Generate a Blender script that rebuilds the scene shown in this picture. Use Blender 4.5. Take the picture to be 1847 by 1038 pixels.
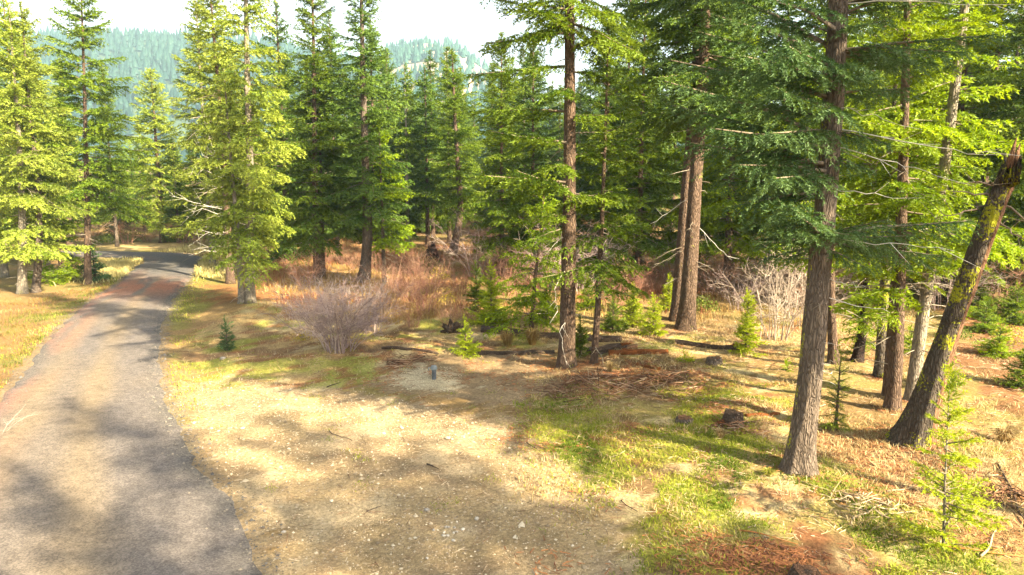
import bpy, math, random
import numpy as np
from mathutils import Vector, Matrix

for o in list(bpy.data.objects):
    bpy.data.objects.remove(o)
SC = bpy.context.scene
COL = SC.collection
R = math.radians

# ------------------------------------------------------------------ camera, sky, sun, exposure
W, H, F = 1847.0, 1038.0, 1248.0
CAM = np.array([0.0, 0.0, 5.0])
PITCH = math.atan(189.0 / F)
cd = bpy.data.cameras.new('camera')
cd.sensor_width = 36.0
cd.lens = 36.0 * F / W
cd.clip_start = 0.1
cd.clip_end = 6000
cam = bpy.data.objects.new('camera', cd)
COL.objects.link(cam)
cam.location = CAM
cam.rotation_euler = (math.pi / 2 - PITCH, 0, 0)
SC.camera = cam

SUN_EL = R(31)
SUN_AZ = math.atan2(0.80, -0.60)
SUN = Vector((math.sin(SUN_AZ) * math.cos(SUN_EL), math.cos(SUN_AZ) * math.cos(SUN_EL), math.sin(SUN_EL)))
world = bpy.data.worlds.new('World')
SC.world = world
world.use_nodes = True
nt = world.node_tree
nt.nodes.clear()
sky = nt.nodes.new('ShaderNodeTexSky')
sky.sky_type = 'NISHITA'
sky.sun_disc = False
sky.sun_elevation = SUN_EL
sky.sun_rotation = SUN_AZ
sky.dust_density = 4.0
sky.air_density = 1.0
sky.ozone_density = 0.6
bg = nt.nodes.new('ShaderNodeBackground')
bg.inputs['Strength'].default_value = 0.072
wo = nt.nodes.new('ShaderNodeOutputWorld')
pale = nt.nodes.new('ShaderNodeHueSaturation')   # thin high cloud: the whole sky is whitish
pale.inputs['Saturation'].default_value = 0.30
nt.links.new(sky.outputs[0], pale.inputs['Color'])
nt.links.new(pale.outputs[0], bg.inputs[0])
nt.links.new(bg.outputs[0], wo.inputs[0])
sl = bpy.data.lights.new('sun', 'SUN')
sl.energy = 5.0
sl.angle = R(0.53)
sl.color = (1.0, 0.87, 0.60)
so = bpy.data.objects.new('sun', sl)
COL.objects.link(so)
so.rotation_euler = (-SUN).to_track_quat('-Z', 'Y').to_euler()
so.location = (40, -30, 40)

SC.view_settings.view_transform = 'Standard'
SC.view_settings.look = 'None'
SC.view_settings.gamma = 1.0
SC.view_settings.use_curve_mapping = False
SC.view_settings.exposure = 2.55
SC.render.engine = 'CYCLES'
cy = SC.cycles
cy.max_bounces = 6
cy.diffuse_bounces = 3
cy.glossy_bounces = 1
cy.transmission_bounces = 4
cy.transparent_max_bounces = 4
cy.volume_bounces = 0
cy.use_adaptive_sampling = True
cy.adaptive_threshold = 0.015
cy.use_denoising = True
cy.sample_clamp_indirect = 4.0
cy.caustics_reflective = False
cy.caustics_refractive = False

# ------------------------------------------------------------------ small numeric helpers
def vnoise(p, seed=0):
    p = np.asarray(p, dtype=np.float64)
    if p.shape[1] == 2:
        p = np.column_stack([p, np.zeros(len(p))])
    i = np.floor(p).astype(np.int64)
    f = p - i
    f = f * f * (3 - 2 * f)
    out = np.zeros(len(p))
    for dx in (0, 1):
        wx = f[:, 0] if dx else 1 - f[:, 0]
        for dy in (0, 1):
            wy = f[:, 1] if dy else 1 - f[:, 1]
            for dz in (0, 1):
                wz = f[:, 2] if dz else 1 - f[:, 2]
                h = ((i[:, 0] + dx) * 374761393 + (i[:, 1] + dy) * 668265263 + (i[:, 2] + dz) * 1440662683 + seed * 974711) & 0xffffffff
                h = ((h ^ (h >> 13)) * 1274126177) & 0xffffffff
                h = h ^ (h >> 16)
                out += wx * wy * wz * (h / 4294967295.0)
    return out

def fbm(p, seed=0, octs=4):
    p = np.asarray(p, dtype=np.float64)
    s, a, t = np.zeros(len(p)), 0.5, 0.0
    for k in range(octs):
        s += a * vnoise(p * 2 ** k, seed + k * 17)
        t += a
        a *= 0.5
    return s / t

def ss(a, b, x):
    t = np.clip((x - a) / (b - a), 0, 1)
    return t * t * (3 - 2 * t)

_cp, _sp = math.cos(PITCH), math.sin(PITCH)
def ray(px, py):
    a, b = (px - W / 2) / F, (H / 2 - py) / F
    return np.array([a, _cp + b * _sp, -_sp + b * _cp])

def atd(px, py, D):
    """point on the view ray of a pixel of the photograph at world depth y = D"""
    d = ray(px, py)
    return CAM + d * (D / d[1])

def flat(px, py):
    d = ray(px, py)
    return CAM + d * (-CAM[2] / d[2])

# road edges, measured on the photograph and laid on the ground
RL = [(0, 708), (76, 623), (158, 541), (223, 506), (262, 474)]
RR = [(469, 992), (410, 893), (352, 793), (311, 694), (299, 606), (319, 547), (340, 506), (354, 471)]
_l = [flat(*p)[:2] for p in RL]
_r = [flat(*p)[:2] for p in RR]
def lerp_y(pts, y):
    pts = sorted(pts, key=lambda q: q[1])
    ys = [q[1] for q in pts]
    xs = [q[0] for q in pts]
    if y < ys[0]:
        k = (xs[1] - xs[0]) / (ys[1] - ys[0])
        return xs[0] + k * (y - ys[0])
    return float(np.interp(y, ys, xs))
_l.append((_l[0][0] + 0.40 * 20, _l[0][1] - 20))
cl = []
for y in np.arange(-12, 44.1, 1.0):
    xl, xr = lerp_y(_l, y), lerp_y(_r, y)
    if y < 9.4:
        xr = -3.45 + 0.56 * (9.4 - y)
    cl.append(((xl + xr) / 2 - 0.10, y, max(1.68, (xr - xl) / 2 * 0.82)))
x0, y0 = cl[-1][0], cl[-1][1]
for dx, dy in [(-0.7, 2.1), (-2.2, 3.8), (-4.6, 4.9), (-7.6, 5.3), (-11.5, 5.3), (-18, 5.0), (-30, 5.5), (-60, 9)]:
    cl.append((x0 + dx, y0 + dy, 1.75))
cl = np.array(cl)
# resample the centre line
seg = np.r_[0, np.cumsum(np.hypot(np.diff(cl[:, 0]), np.diff(cl[:, 1])))]
SS = np.arange(0, seg[-1], 0.35)
ROAD = np.column_stack([np.interp(SS, seg, cl[:, k]) for k in range(3)])
for _ in range(3):
    ROAD[1:-1] = (ROAD[:-2] + 2 * ROAD[1:-1] + ROAD[2:]) / 4

def road_dist(xy):
    """distance from the road's edge (negative on the road)"""
    out = np.full(len(xy), 1e9)
    r = ROAD[::3]
    for k in range(0, len(xy), 20000):
        c = xy[k:k + 20000]
        near = (c[:, 0] < 6) & (c[:, 0] > -90) & (c[:, 1] < 70) & (c[:, 1] > -20)
        if near.any():
            d = np.hypot(c[near, None, 0] - r[None, :, 0], c[near, None, 1] - r[None, :, 1]) - r[None, :, 2]
            o = out[k:k + 20000]
            o[near] = d.min(1)
    return out

MOUNDS = [(*flat(783, 682)[:2], 0.55, 0.10), (*flat(760, 640)[:2], 1.2, 0.22), (*flat(1060, 690)[:2], 1.4, 0.22), (*flat(1215, 690)[:2], 0.9, 0.22), (*flat(1340, 750)[:2], 1.0, 0.15),
          (*flat(1440, 850)[:2], 1.0, 0.10), (*flat(1650, 790)[:2], 1.2, 0.14), (*flat(1430, 1030)[:2], 1.3, 0.12), (*flat(600, 640)[:2], 1.8, 0.2), (*flat(1840, 880)[:2], 1.5, .22), (*flat(640, 450)[:2], 6, .5), (*flat(1790, 580)[:2], 4, .35)]
def terrain(x, y):
    x = np.atleast_1d(np.asarray(x, float))
    y = np.atleast_1d(np.asarray(y, float))
    p = np.column_stack([x, y])
    rd = road_dist(p)
    z = (fbm(p * 0.12, 3, 3) - 0.5) * 0.5 + (fbm(p * 0.9, 9, 3) - 0.5) * 0.16 * ss(5, 20, y + np.abs(x) * .5) + (fbm(p * 2.6, 4, 2) - 0.5) * 0.06
    for mx, my, mr, mh in MOUNDS:
        z += mh * np.exp(-((x - mx) ** 2 + (y - my) ** 2) / (2 * (mr * 0.6) ** 2))
    rise = ss(55, 150, y) * 5.0 * ss(-40, 20, x) + ss(150, 420, np.hypot(x, y)) * 14
    z = z * (0.15 + 0.85 * ss(0.0, 3.0, rd)) - 0.10 * np.exp(-((rd - 1.0) / 0.7) ** 2)
    z += rise * ss(4, 20, rd)
    return z - 0.05 * (1 - ss(-0.3, 0.15, rd))

def tz(x, y):
    return float(terrain(x, y)[0])

def at(px, py):
    p = flat(px, py)
    d = ray(px, py)
    for _ in range(6):
        p = CAM + d * ((tz(p[0], p[1]) - CAM[2]) / d[2])
    return p

# ------------------------------------------------------------------ mesh helpers
class MB:
    def __init__(s):
        s.v, s.f, s.m, s.t, s.n = [], [], [], [], 0
    def add(s, v, f, m=0, t=0.5):
        v = np.asarray(v, float)
        f = np.asarray(f, np.int64)
        s.v.append(v)
        s.f.append(f + s.n)
        s.m.append(np.full(len(f), m, np.int32))
        s.t.append(np.broadcast_to(np.asarray(t, float), (len(v),)))
        s.n += len(v)
    def data(s, name, mats, smooth=False):
        v = np.concatenate(s.v); f = np.concatenate(s.f); m = np.concatenate(s.m); t = np.concatenate(s.t)
        me = bpy.data.meshes.new(name)
        me.vertices.add(len(v))
        me.vertices.foreach_set('co', v.astype(np.float32).ravel())
        k = f.shape[1]
        me.loops.add(f.size)
        me.loops.foreach_set('vertex_index', f.astype(np.int32).ravel())
        me.polygons.add(len(f))
        me.polygons.foreach_set('loop_start', np.arange(0, f.size, k, dtype=np.int32))
        me.polygons.foreach_set('material_index', m)
        if smooth:
            me.polygons.foreach_set('use_smooth', np.ones(len(f), bool))
        a = me.attributes.new('tint', 'FLOAT', 'POINT')
        a.data.foreach_set('value', t.astype(np.float32))
        for x in mats:
            me.materials.append(x)
        me.update(calc_edges=True)
        return me
    def build(s, name, mats, parent=None, smooth=False):
        if not isinstance(mats, (list, tuple)):
            mats = [mats]
        return link(name, s.data(name, mats, smooth), parent)

def link(name, me, parent=None):
    o = bpy.data.objects.new(name, me)
    COL.objects.link(o)
    if parent:
        o.parent = parent
    return o

def thing(name, loc, label, cat, group=None):
    o = bpy.data.objects.new(name, None)
    COL.objects.link(o)
    o.empty_display_size = 0.3
    o.location = loc
    return tag(o, label, cat, group)

def tag(o, label=None, cat=None, group=None, kind=None):
    for k, v in (('label', label), ('category', cat), ('group', group), ('kind', kind)):
        if v:
            o[k] = v
    return o

def tube(path, rad, n=5, cap=True):
    path = np.asarray(path, float)
    m = len(path)
    rad = np.broadcast_to(np.asarray(rad, float), (m,))
    tan = np.gradient(path, axis=0)
    tan /= np.linalg.norm(tan, axis=1)[:, None] + 1e-9
    ref = np.array([0.0, 0.0, 1.0]) if abs(tan[m // 2, 2]) < 0.8 else np.array([1.0, 0.0, 0.0])
    u = np.cross(tan, ref)
    u /= np.linalg.norm(u, axis=1)[:, None] + 1e-9
    w = np.cross(tan, u)
    a = np.arange(n) * 2 * math.pi / n
    v = path[:, None] + rad[:, None, None] * (np.cos(a)[None, :, None] * u[:, None] + np.sin(a)[None, :, None] * w[:, None])
    v = v.reshape(-1, 3)
    f = []
    for i in range(m - 1):
        for j in range(n):
            p, q = i * n + j, i * n + (j + 1) % n
            f += [(p, q, q + n), (p, q + n, p + n)]
    if cap:
        v = np.vstack([v, path[0], path[-1]])
        for j in range(n):
            f.append((j, m * n, (j + 1) % n))
            f.append(((m - 1) * n + j, (m - 1) * n + (j + 1) % n, m * n + 1))
    return v, np.array(f)

# ------------------------------------------------------------------ materials
MATS = {}
def newmat(name):
    m = bpy.data.materials.new(name)
    m.use_nodes = True
    t = m.node_tree
    t.nodes.clear()
    out = t.nodes.new('ShaderNodeOutputMaterial')
    MATS[name] = m
    def N(kind, **kw):
        n = t.nodes.new(kind)
        for k, v in kw.items():
            if k in n.inputs:
                n.inputs[k].default_value = v
            else:
                setattr(n, k, v)
        return n
    def L(a, b):
        t.links.new(a, b)
    return m, N, L, out

def mixrgb(N, L, fac, a, b, mode='MIX'):
    n = N('ShaderNodeMix', data_type='RGBA', blend_type=mode)
    for sock, val in ((n.inputs[0], fac), (n.inputs[6], a), (n.inputs[7], b)):
        if hasattr(val, 'is_output'):
            L(val, sock)
        elif isinstance(val, (int, float)):
            sock.default_value = val
        else:
            sock.default_value = (*val, 1)
    return n.outputs[2]

def foliage(name, a, b, transl=0.4, rough=0.55, hue=0.5):
    m, N, L, out = newmat(name)
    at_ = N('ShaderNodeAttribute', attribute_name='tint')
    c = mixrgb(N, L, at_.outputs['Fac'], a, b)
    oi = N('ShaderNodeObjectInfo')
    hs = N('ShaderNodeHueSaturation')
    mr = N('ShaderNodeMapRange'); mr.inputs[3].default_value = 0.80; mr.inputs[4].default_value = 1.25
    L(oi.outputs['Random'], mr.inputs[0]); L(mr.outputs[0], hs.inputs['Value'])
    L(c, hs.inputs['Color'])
    p = N('ShaderNodeBsdfPrincipled', Roughness=rough)
    p.inputs['Specular IOR Level'].default_value = 0.25
    L(hs.outputs[0], p.inputs['Base Color'])
    tr = N('ShaderNodeBsdfTranslucent')
    yel = mixrgb(N, L, 1.0, hs.outputs[0], (1.25, 1.15, 0.55), 'MULTIPLY')
    L(yel, tr.inputs[0])
    mx = N('ShaderNodeMixShader'); mx.inputs[0].default_value = transl
    L(p.outputs[0], mx.inputs[1]); L(tr.outputs[0], mx.inputs[2]); L(mx.outputs[0], out.inputs[0])
    return m

def bark(name, a, b, lichen=None, amount=0.0, scale=1.0, stretch=0.22, moss_side=None):
    m, N, L, out = newmat(name)
    tc = N('ShaderNodeTexCoord')
    mp = N('ShaderNodeMapping'); mp.inputs['Scale'].default_value = (scale, scale, scale * stretch)
    L(tc.outputs['Object'], mp.inputs[0])
    n1 = N('ShaderNodeTexNoise', Scale=26.0, Detail=6.0, Roughness=0.65)
    L(mp.outputs[0], n1.inputs['Vector'])
    nd = N('ShaderNodeTexNoise', Scale=9.0, Detail=3.0)
    L(mp.outputs[0], nd.inputs['Vector'])
    vm = N('ShaderNodeVectorMath', operation='MULTIPLY_ADD'); vm.inputs[1].default_value = (0.16, 0.16, 0.16)
    L(nd.outputs['Color'], vm.inputs[0]); L(mp.outputs[0], vm.inputs[2])
    vo = N('ShaderNodeTexVoronoi', Scale=21.0, feature='DISTANCE_TO_EDGE')
    L(vm.outputs[0], vo.inputs['Vector'])
    cr = N('ShaderNodeMapRange'); cr.inputs[1].default_value = 0.0; cr.inputs[2].default_value = 0.22
    L(vo.outputs['Distance'], cr.inputs[0])
    n2 = N('ShaderNodeTexNoise', Scale=2.2, Detail=3.0)
    L(tc.outputs['Object'], n2.inputs['Vector'])
    mid = N('ShaderNodeMath', operation='MULTIPLY_ADD'); mid.inputs[1].default_value = 1.9; mid.inputs[2].default_value = -0.45
    L(n1.outputs[0], mid.inputs[0])
    c = mixrgb(N, L, mid.outputs[0], a, b)
    c = mixrgb(N, L, n2.outputs[0], c, tuple(0.75 * q for q in b))
    dk = N('ShaderNodeMath', operation='MULTIPLY_ADD'); dk.inputs[1].default_value = 0.38; dk.inputs[2].default_value = 0.62
    L(cr.outputs[0], dk.inputs[0])
    cc = N('ShaderNodeCombineColor'); [L(dk.outputs[0], cc.inputs[k]) for k in range(3)]
    c = mixrgb(N, L, 1.0, c, cc.outputs[0], 'MULTIPLY')
    if lichen:
        n3 = N('ShaderNodeTexNoise', Scale=20.0, Detail=5.0, Roughness=0.7)
        L(tc.outputs['Object'], n3.inputs['Vector'])
        n4 = N('ShaderNodeTexNoise', Scale=1.7, Detail=2.0)
        L(tc.outputs['Object'], n4.inputs['Vector'])
        pr = N('ShaderNodeMath', operation='MULTIPLY'); L(n3.outputs[0], pr.inputs[0]); L(n4.outputs[0], pr.inputs[1])
        mk = pr.outputs[0]
        if moss_side:
            ge = N('ShaderNodeNewGeometry')
            dt = N('ShaderNodeVectorMath', operation='DOT_PRODUCT'); dt.inputs[1].default_value = moss_side
            L(ge.outputs['Normal'], dt.inputs[0])
            r2 = N('ShaderNodeMapRange'); r2.inputs[1].default_value = -0.1; r2.inputs[2].default_value = 0.8
            L(dt.outputs['Value'], r2.inputs[0])
            pm = N('ShaderNodeMath', operation='MULTIPLY'); L(mk, pm.inputs[0]); L(r2.outputs[0], pm.inputs[1])
            mk = pm.outputs[0]
        r3 = N('ShaderNodeMapRange'); r3.inputs[1].default_value = 0.36 - amount; r3.inputs[2].default_value = 0.39 - amount
        L(mk, r3.inputs[0])
        c = mixrgb(N, L, r3.outputs[0], c, lichen)
    p = N('ShaderNodeBsdfPrincipled', Roughness=0.9)
    p.inputs['Specular IOR Level'].default_value = 0.15
    L(c, p.inputs['Base Color'])
    hh = N('ShaderNodeMath', operation='ADD'); L(n1.outputs[0], hh.inputs[0]); L(cr.outputs[0], hh.inputs[1])
    bp = N('ShaderNodeBump', Strength=0.9, Distance=0.045); L(hh.outputs[0], bp.inputs['Height']); L(bp.outputs[0], p.inputs['Normal'])
    L(p.outputs[0], out.inputs[0])
    return m

def tinted(name, stops, rough=0.9, transl=0.0, noise=0.0):
    """a plain matte material whose colour runs along the per-piece tint"""
    m, N, L, out = newmat(name)
    at_ = N('ShaderNodeAttribute', attribute_name='tint')
    cr = N('ShaderNodeValToRGB')
    e = cr.color_ramp.elements
    while len(e) < len(stops):
        e.new(0.5)
    for k, c in enumerate(stops):
        e[k].position = k / (len(stops) - 1)
        e[k].color = (*c, 1)
    L(at_.outputs['Fac'], cr.inputs[0])
    c = cr.outputs[0]
    if noise:
        tc = N('ShaderNodeTexCoord')
        n1 = N('ShaderNodeTexNoise', Scale=noise, Detail=5.0, Roughness=0.7); L(tc.outputs['Object'], n1.inputs['Vector'])
        mr = N('ShaderNodeMapRange'); mr.inputs[1].default_value = 0.25; mr.inputs[2].default_value = 0.75; mr.inputs[3].default_value = 0.5; mr.inputs[4].default_value = 1.4
        L(n1.outputs[0], mr.inputs[0])
        cc = N('ShaderNodeCombineColor'); [L(mr.outputs[0], cc.inputs[k]) for k in range(3)]
        c = mixrgb(N, L, 1.0, c, cc.outputs[0], 'MULTIPLY')
    p = N('ShaderNodeBsdfPrincipled', Roughness=rough)
    p.inputs['Specular IOR Level'].default_value = 0.2
    L(c, p.inputs['Base Color'])
    if transl:
        tr = N('ShaderNodeBsdfTranslucent'); L(c, tr.inputs[0])
        mx = N('ShaderNodeMixShader'); mx.inputs[0].default_value = transl
        L(p.outputs[0], mx.inputs[1]); L(tr.outputs[0], mx.inputs[2]); L(mx.outputs[0], out.inputs[0])
    else:
        L(p.outputs[0], out.inputs[0])
    return m

FOL = {
    'gold': foliage('golden_needles', (0.108, 0.168, 0.014), (0.325, 0.375, 0.052), 0.34),
    'lime': foliage('lime_needles', (0.17, 0.24, 0.008), (0.38, 0.44, 0.022), 0.45),
    'bright': foliage('bright_needles', (0.082, 0.155, 0.004), (0.255, 0.335, 0.009), 0.38),
    'mid': foliage('green_needles', (0.055, 0.115, 0.007), (0.175, 0.240, 0.014), 0.34),
    'dark': foliage('dark_needles', (0.036, 0.085, 0.012), (0.115, 0.175, 0.022), 0.32),
    'blue': foliage('blue_needles', (0.032, 0.085, 0.024), (0.12, 0.195, 0.065), 0.30),
}
BARK = {
    'grey': bark('grey_bark', (0.085, 0.062, 0.050), (0.27, 0.205, 0.155), (0.42, 0.40, 0.03), 0.075, 1.0, 0.22, (-0.9, 0.3, 0)),
    'brown': bark('brown_bark', (0.075, 0.045, 0.032), (0.22, 0.145, 0.10), (0.30, 0.30, 0.05), -0.02),
    'pale': bark('pale_bark', (0.19, 0.15, 0.105), (0.46, 0.39, 0.30), (0.33, 0.32, 0.10), 0.02),
    'mossy': bark('mossy_bark', (0.050, 0.042, 0.034), (0.16, 0.125, 0.095), (0.36, 0.35, 0.02), 0.075, 1.0, 0.22),
    'dead': bark('dead_wood', (0.19, 0.085, 0.045), (0.42, 0.23, 0.13), None, 0, 1.4, 0.10),
    'burnt': bark('charred_wood', (0.012, 0.010, 0.010), (0.085, 0.055, 0.045), None, 0, 1.3, 0.3),
    'log': bark('weathered_log', (0.050, 0.034, 0.027), (0.20, 0.135, 0.095), None, 0, 1.0, 1.0),
    'rot': bark('rotten_red_wood', (0.22, 0.055, 0.018), (0.48, 0.17, 0.05), None, 0, 1.5, 1.0),
}
TWIG = tinted('twig_wood', [(0.10, 0.07, 0.05), (0.22, 0.17, 0.12), (0.42, 0.36, 0.28)], 0.9)
DEADTWIG = tinted('bleached_twig_wood', [(0.40, 0.35, 0.29), (0.66, 0.61, 0.53)], 0.85)

# ------------------------------------------------------------------ the ground and the road
def pip(poly, p):
    """points inside a polygon"""
    inside = np.zeros(len(p), bool)
    n = len(poly)
    for i in range(n):
        x1, y1 = poly[i]; x2, y2 = poly[(i + 1) % n]
        if y1 == y2:
            continue
        c = ((y1 > p[:, 1]) != (y2 > p[:, 1])) & (p[:, 0] < (x2 - x1) * (p[:, 1] - y1) / (y2 - y1) + x1)
        inside ^= c
    return inside

def gpoly(*pts):
    return [tuple(flat(*q)[:2]) for q in pts]

ZONES = {
    'drive': gpoly((325, 690), (400, 665), (520, 690), (700, 710), (840, 745), (960, 800), (1040, 870), (1100, 930), (1170, 1040), (1200, 1200), (480, 1200), (470, 990), (410, 890), (350, 790)),
    'green': gpoly((930, 735), (1100, 700), (1290, 660), (1430, 700), (1430, 800), (1400, 845), (1560, 890), (1700, 960), (1840, 1040), (1900, 1200), (1210, 1200), (1190, 1050), (1110, 940), (1040, 865), (970, 795)),
    'straw': gpoly((1460, 760), (1620, 790), (1847, 800), (1847, 990), (1700, 960), (1560, 890), (1480, 860)),
    'straw2': gpoly((480, 540), (860, 590), (1000, 600), (1350, 590), (1500, 560), (1500, 640), (1300, 650), (1000, 640), (800, 640), (640, 700), (350, 690), (330, 600)),
    'gold': gpoly((480, 470), (640, 480), (860, 520), (900, 580), (700, 580), (500, 560)),
    'red1': gpoly((985, 680), (1100, 660), (1290, 680), (1280, 710), (1110, 715), (1000, 700)),
    'red2': gpoly((1690, 565), (1880, 545), (1900, 760), (1790, 740), (1730, 660)),
    'red3': gpoly((350, 510), (520, 505), (560, 525), (480, 545), (360, 540)),
    'red4': gpoly((1250, 990), (1450, 1000), (1500, 1060), (1300, 1100)),
    'red5': gpoly((1270, 730), (1420, 735), (1420, 765), (1290, 770)),
    'dirt': gpoly((640, 640), (990, 640), (1040, 690), (900, 740), (700, 700), (560, 670)),
    'verge': gpoly((-600, 560), (60, 540), (180, 500), (230, 500), (150, 560), (0, 715), (-300, 1000), (-900, 900)),
    'pale': gpoly((715, 675), (790, 665), (830, 690), (770, 705)),
    'tall': gpoly((185, 468), (255, 462), (285, 470), (240, 497), (190, 505)),
    'tall2': gpoly((345, 492), (352, 470), (385, 460), (400, 480), (370, 500)),
    'tall3': gpoly((160, 452), (160, 440), (420, 436), (430, 456), (360, 456), (300, 450)),
}
ZCOL = {'drive': (0.33, 0.235, 0.125), 'green': (0.27, 0.215, 0.07), 'straw': (0.31, 0.20, 0.085), 'straw2': (0.37, 0.255, 0.115), 'gold': (0.38, 0.22, 0.09), 'red1': (0.15, 0.075, 0.04),
        'red2': (0.19, 0.085, 0.04), 'red3': (0.24, 0.10, 0.045), 'red4': (0.27, 0.115, 0.045), 'red5': (0.20, 0.085, 0.04), 'dirt': (0.27, 0.19, 0.11), 'verge': (0.205, 0.12, 0.052), 'pale': (0.50, 0.41, 0.26),
        'tall': (0.36, 0.28, 0.10), 'tall2': (0.33, 0.25, 0.09), 'tall3': (0.40, 0.29, 0.13)}
BASE = np.array((0.26, 0.165, 0.070))
def axis_steps(lo, hi, fine_lo, fine_hi, step, grow):
    a = list(np.arange(fine_lo, fine_hi, step))
    s, x = step, a[-1]
    while x < hi:
        s = min(s * grow, 90); x += s; a.append(x)
    s, x, b = step, fine_lo, []
    while x > lo:
        s = min(s * grow, 90); x -= s; b.append(x)
    return np.array(b[::-1] + a)
gx = axis_steps(-2200, 2200, -13, 13, 0.17, 1.10)
gy = axis_steps(-700, 2300, 7.5, 20, 0.16, 1.06)
X, Y = np.meshgrid(gx, gy)
P = np.column_stack([X.ravel(), Y.ravel()])
Z = terrain(P[:, 0], P[:, 1])
rdist = road_dist(P)
rs = np.random.RandomState(5)
jit = (np.column_stack([fbm(P * 0.7, 31, 3), fbm(P * 0.7, 47, 3)]) - 0.5) * 2.4 + rs.normal(0, 0.16, P.shape)
colr = np.tile(BASE, (len(P), 1))
depth = P[:, 1]
wood = ss(38, 60, depth)[:, None]
colr = colr * (1 - wood) + np.array((0.20, 0.115, 0.055)) * wood
grs = ss(0.45, 0.62, fbm(P * 0.35, 77, 3))[:, None] * 0.6
colr = colr * (1 - grs) + np.array((0.20, 0.175, 0.05)) * grs
for k, poly in ZONES.items():
    a = 0.95 if k == 'drive' else 0.6 if k.startswith('red') else 0.85
    i = pip(poly, P + jit * (1.3 if k.startswith('red') else 1.0))
    colr[i] = colr[i] * (1 - a) + np.array(ZCOL[k]) * a
edge = (rdist < 0.16 + 0.5 * (fbm(P * 1.9, 91, 3) - 0.5)) & (rdist > -1)
colr[edge] = colr[edge] * 0.5 + np.array((0.20, 0.165, 0.12)) * 0.5
vg = (fbm(P * 1.1, 55, 3) > 0.56) & (P[:, 0] > -40) & (rdist > 0.25) & (rdist < 1.6) & (P[:, 0] < -7)
colr[vg] = colr[vg] * 0.5 + np.array((0.15, 0.17, 0.03)) * 0.5
gz = pip(ZONES['green'], P + jit * 0.5) | pip(ZONES['straw'], P + jit * 0.5) | pip(ZONES['straw2'], P + jit * .5)
for sd0, sc0, lo, hi, cc0, am in ((101, 0.9, 0.54, 0.62, (0.17, 0.095, 0.05), .8), (113, 1.3, 0.56, 0.64, (0.46, 0.36, 0.19), .8), (127, 0.7, 0.52, 0.60, (0.24, 0.25, 0.04), .75), (139, 2.2, 0.60, 0.68, (0.24, 0.10, 0.045), .8)):
    a = (ss(lo, hi, fbm(P * sc0, sd0, 4)) * am * gz)[:, None]
    colr = colr * (1 - a) + np.array(cc0) * a
for k in ('red1', 'red4', 'red5', 'red2'):
    i = pip(ZONES[k], P + jit * 1.2)
    colr[i] = colr[i] * 0.4 + np.array(ZCOL[k]) * 0.6
dz_ = pip(ZONES['drive'], P + jit * 0.5)
for sd0, sc0, lo, hi, cc0, am in ((151, 0.6, 0.46, 0.62, (0.27, 0.19, 0.11), .7), (163, 1.4, 0.55, 0.66, (0.40, 0.31, 0.19), .6), (171, 2.4, .6, .7, (0.22, 0.15, 0.09), .5)):
    a = (ss(lo, hi, fbm(P * sc0, sd0, 4)) * am * dz_)[:, None]
    colr = colr * (1 - a) + np.array(cc0) * a
mot = 0.62 + 0.76 * fbm(P * 2.1, 12, 4)
colr *= mot[:, None]
nx, ny = len(gx), len(gy)
idx = np.arange(nx * ny).reshape(ny, nx)
quads = np.stack([idx[:-1, :-1], idx[:-1, 1:], idx[1:, 1:], idx[1:, :-1]], -1).reshape(-1, 4)
gm = MB()
gm.add(np.column_stack([P, Z]), quads)

m, N, L, out = newmat('forest_ground')
at_ = N('ShaderNodeAttribute', attribute_name='ground_colour')
tc = N('ShaderNodeTexCoord')
n1 = N('ShaderNodeTexNoise', Scale=14.0, Detail=8.0, Roughness=0.75); L(tc.outputs['Object'], n1.inputs['Vector'])
n2 = N('ShaderNodeTexNoise', Scale=55.0, Detail=4.0, Roughness=0.7); L(tc.outputs['Object'], n2.inputs['Vector'])
vo = N('ShaderNodeTexVoronoi', Scale=30.0); L(tc.outputs['Object'], vo.inputs['Vector'])
mr = N('ShaderNodeMapRange'); mr.inputs[1].default_value = 0.3; mr.inputs[2].default_value = 0.7; mr.inputs[3].default_value = 0.55; mr.inputs[4].default_value = 1.4
L(n1.outputs[0], mr.inputs[0])
mr2 = N('ShaderNodeMapRange'); mr2.inputs[1].default_value = 0.3; mr2.inputs[2].default_value = 0.7; mr2.inputs[3].default_value = 0.78; mr2.inputs[4].default_value = 1.22
L(n2.outputs[0], mr2.inputs[0])
mm = N('ShaderNodeMath', operation='MULTIPLY'); L(mr.outputs[0], mm.inputs[0]); L(mr2.outputs[0], mm.inputs[1])
cc = N('ShaderNodeCombineColor'); [L(mm.outputs[0], cc.inputs[k]) for k in range(3)]
c = mixrgb(N, L, 1.0, at_.outputs['Color'], cc.outputs[0], 'MULTIPLY')
hs = N('ShaderNodeHueSaturation'); L(c, hs.inputs['Color'])
mr3 = N('ShaderNodeMapRange'); mr3.inputs[3].default_value = 0.82; mr3.inputs[4].default_value = 1.14
sp = N('ShaderNodeSeparateColor'); L(vo.outputs['Color'], sp.inputs[0]); L(sp.outputs[0], mr3.inputs[0]); L(mr3.outputs[0], hs.inputs['Value'])
p = N('ShaderNodeBsdfPrincipled', Roughness=0.95); p.inputs['Specular IOR Level'].default_value = 0.1
L(hs.outputs[0], p.inputs['Base Color'])
ad = N('ShaderNodeMath', operation='ADD'); L(n1.outputs[0], ad.inputs[0]); L(n2.outputs[0], ad.inputs[1])
bp = N('ShaderNodeBump', Strength=0.6, Distance=0.05); L(ad.outputs[0], bp.inputs['Height']); L(bp.outputs[0], p.inputs['Normal'])
L(p.outputs[0], out.inputs[0])
ground = gm.build('ground', m, smooth=True)
ca = ground.data.attributes.new('ground_colour', 'FLOAT_COLOR', 'POINT')
ca.data.foreach_set('color', np.column_stack([colr, np.ones(len(colr))]).astype(np.float32).ravel())
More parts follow.
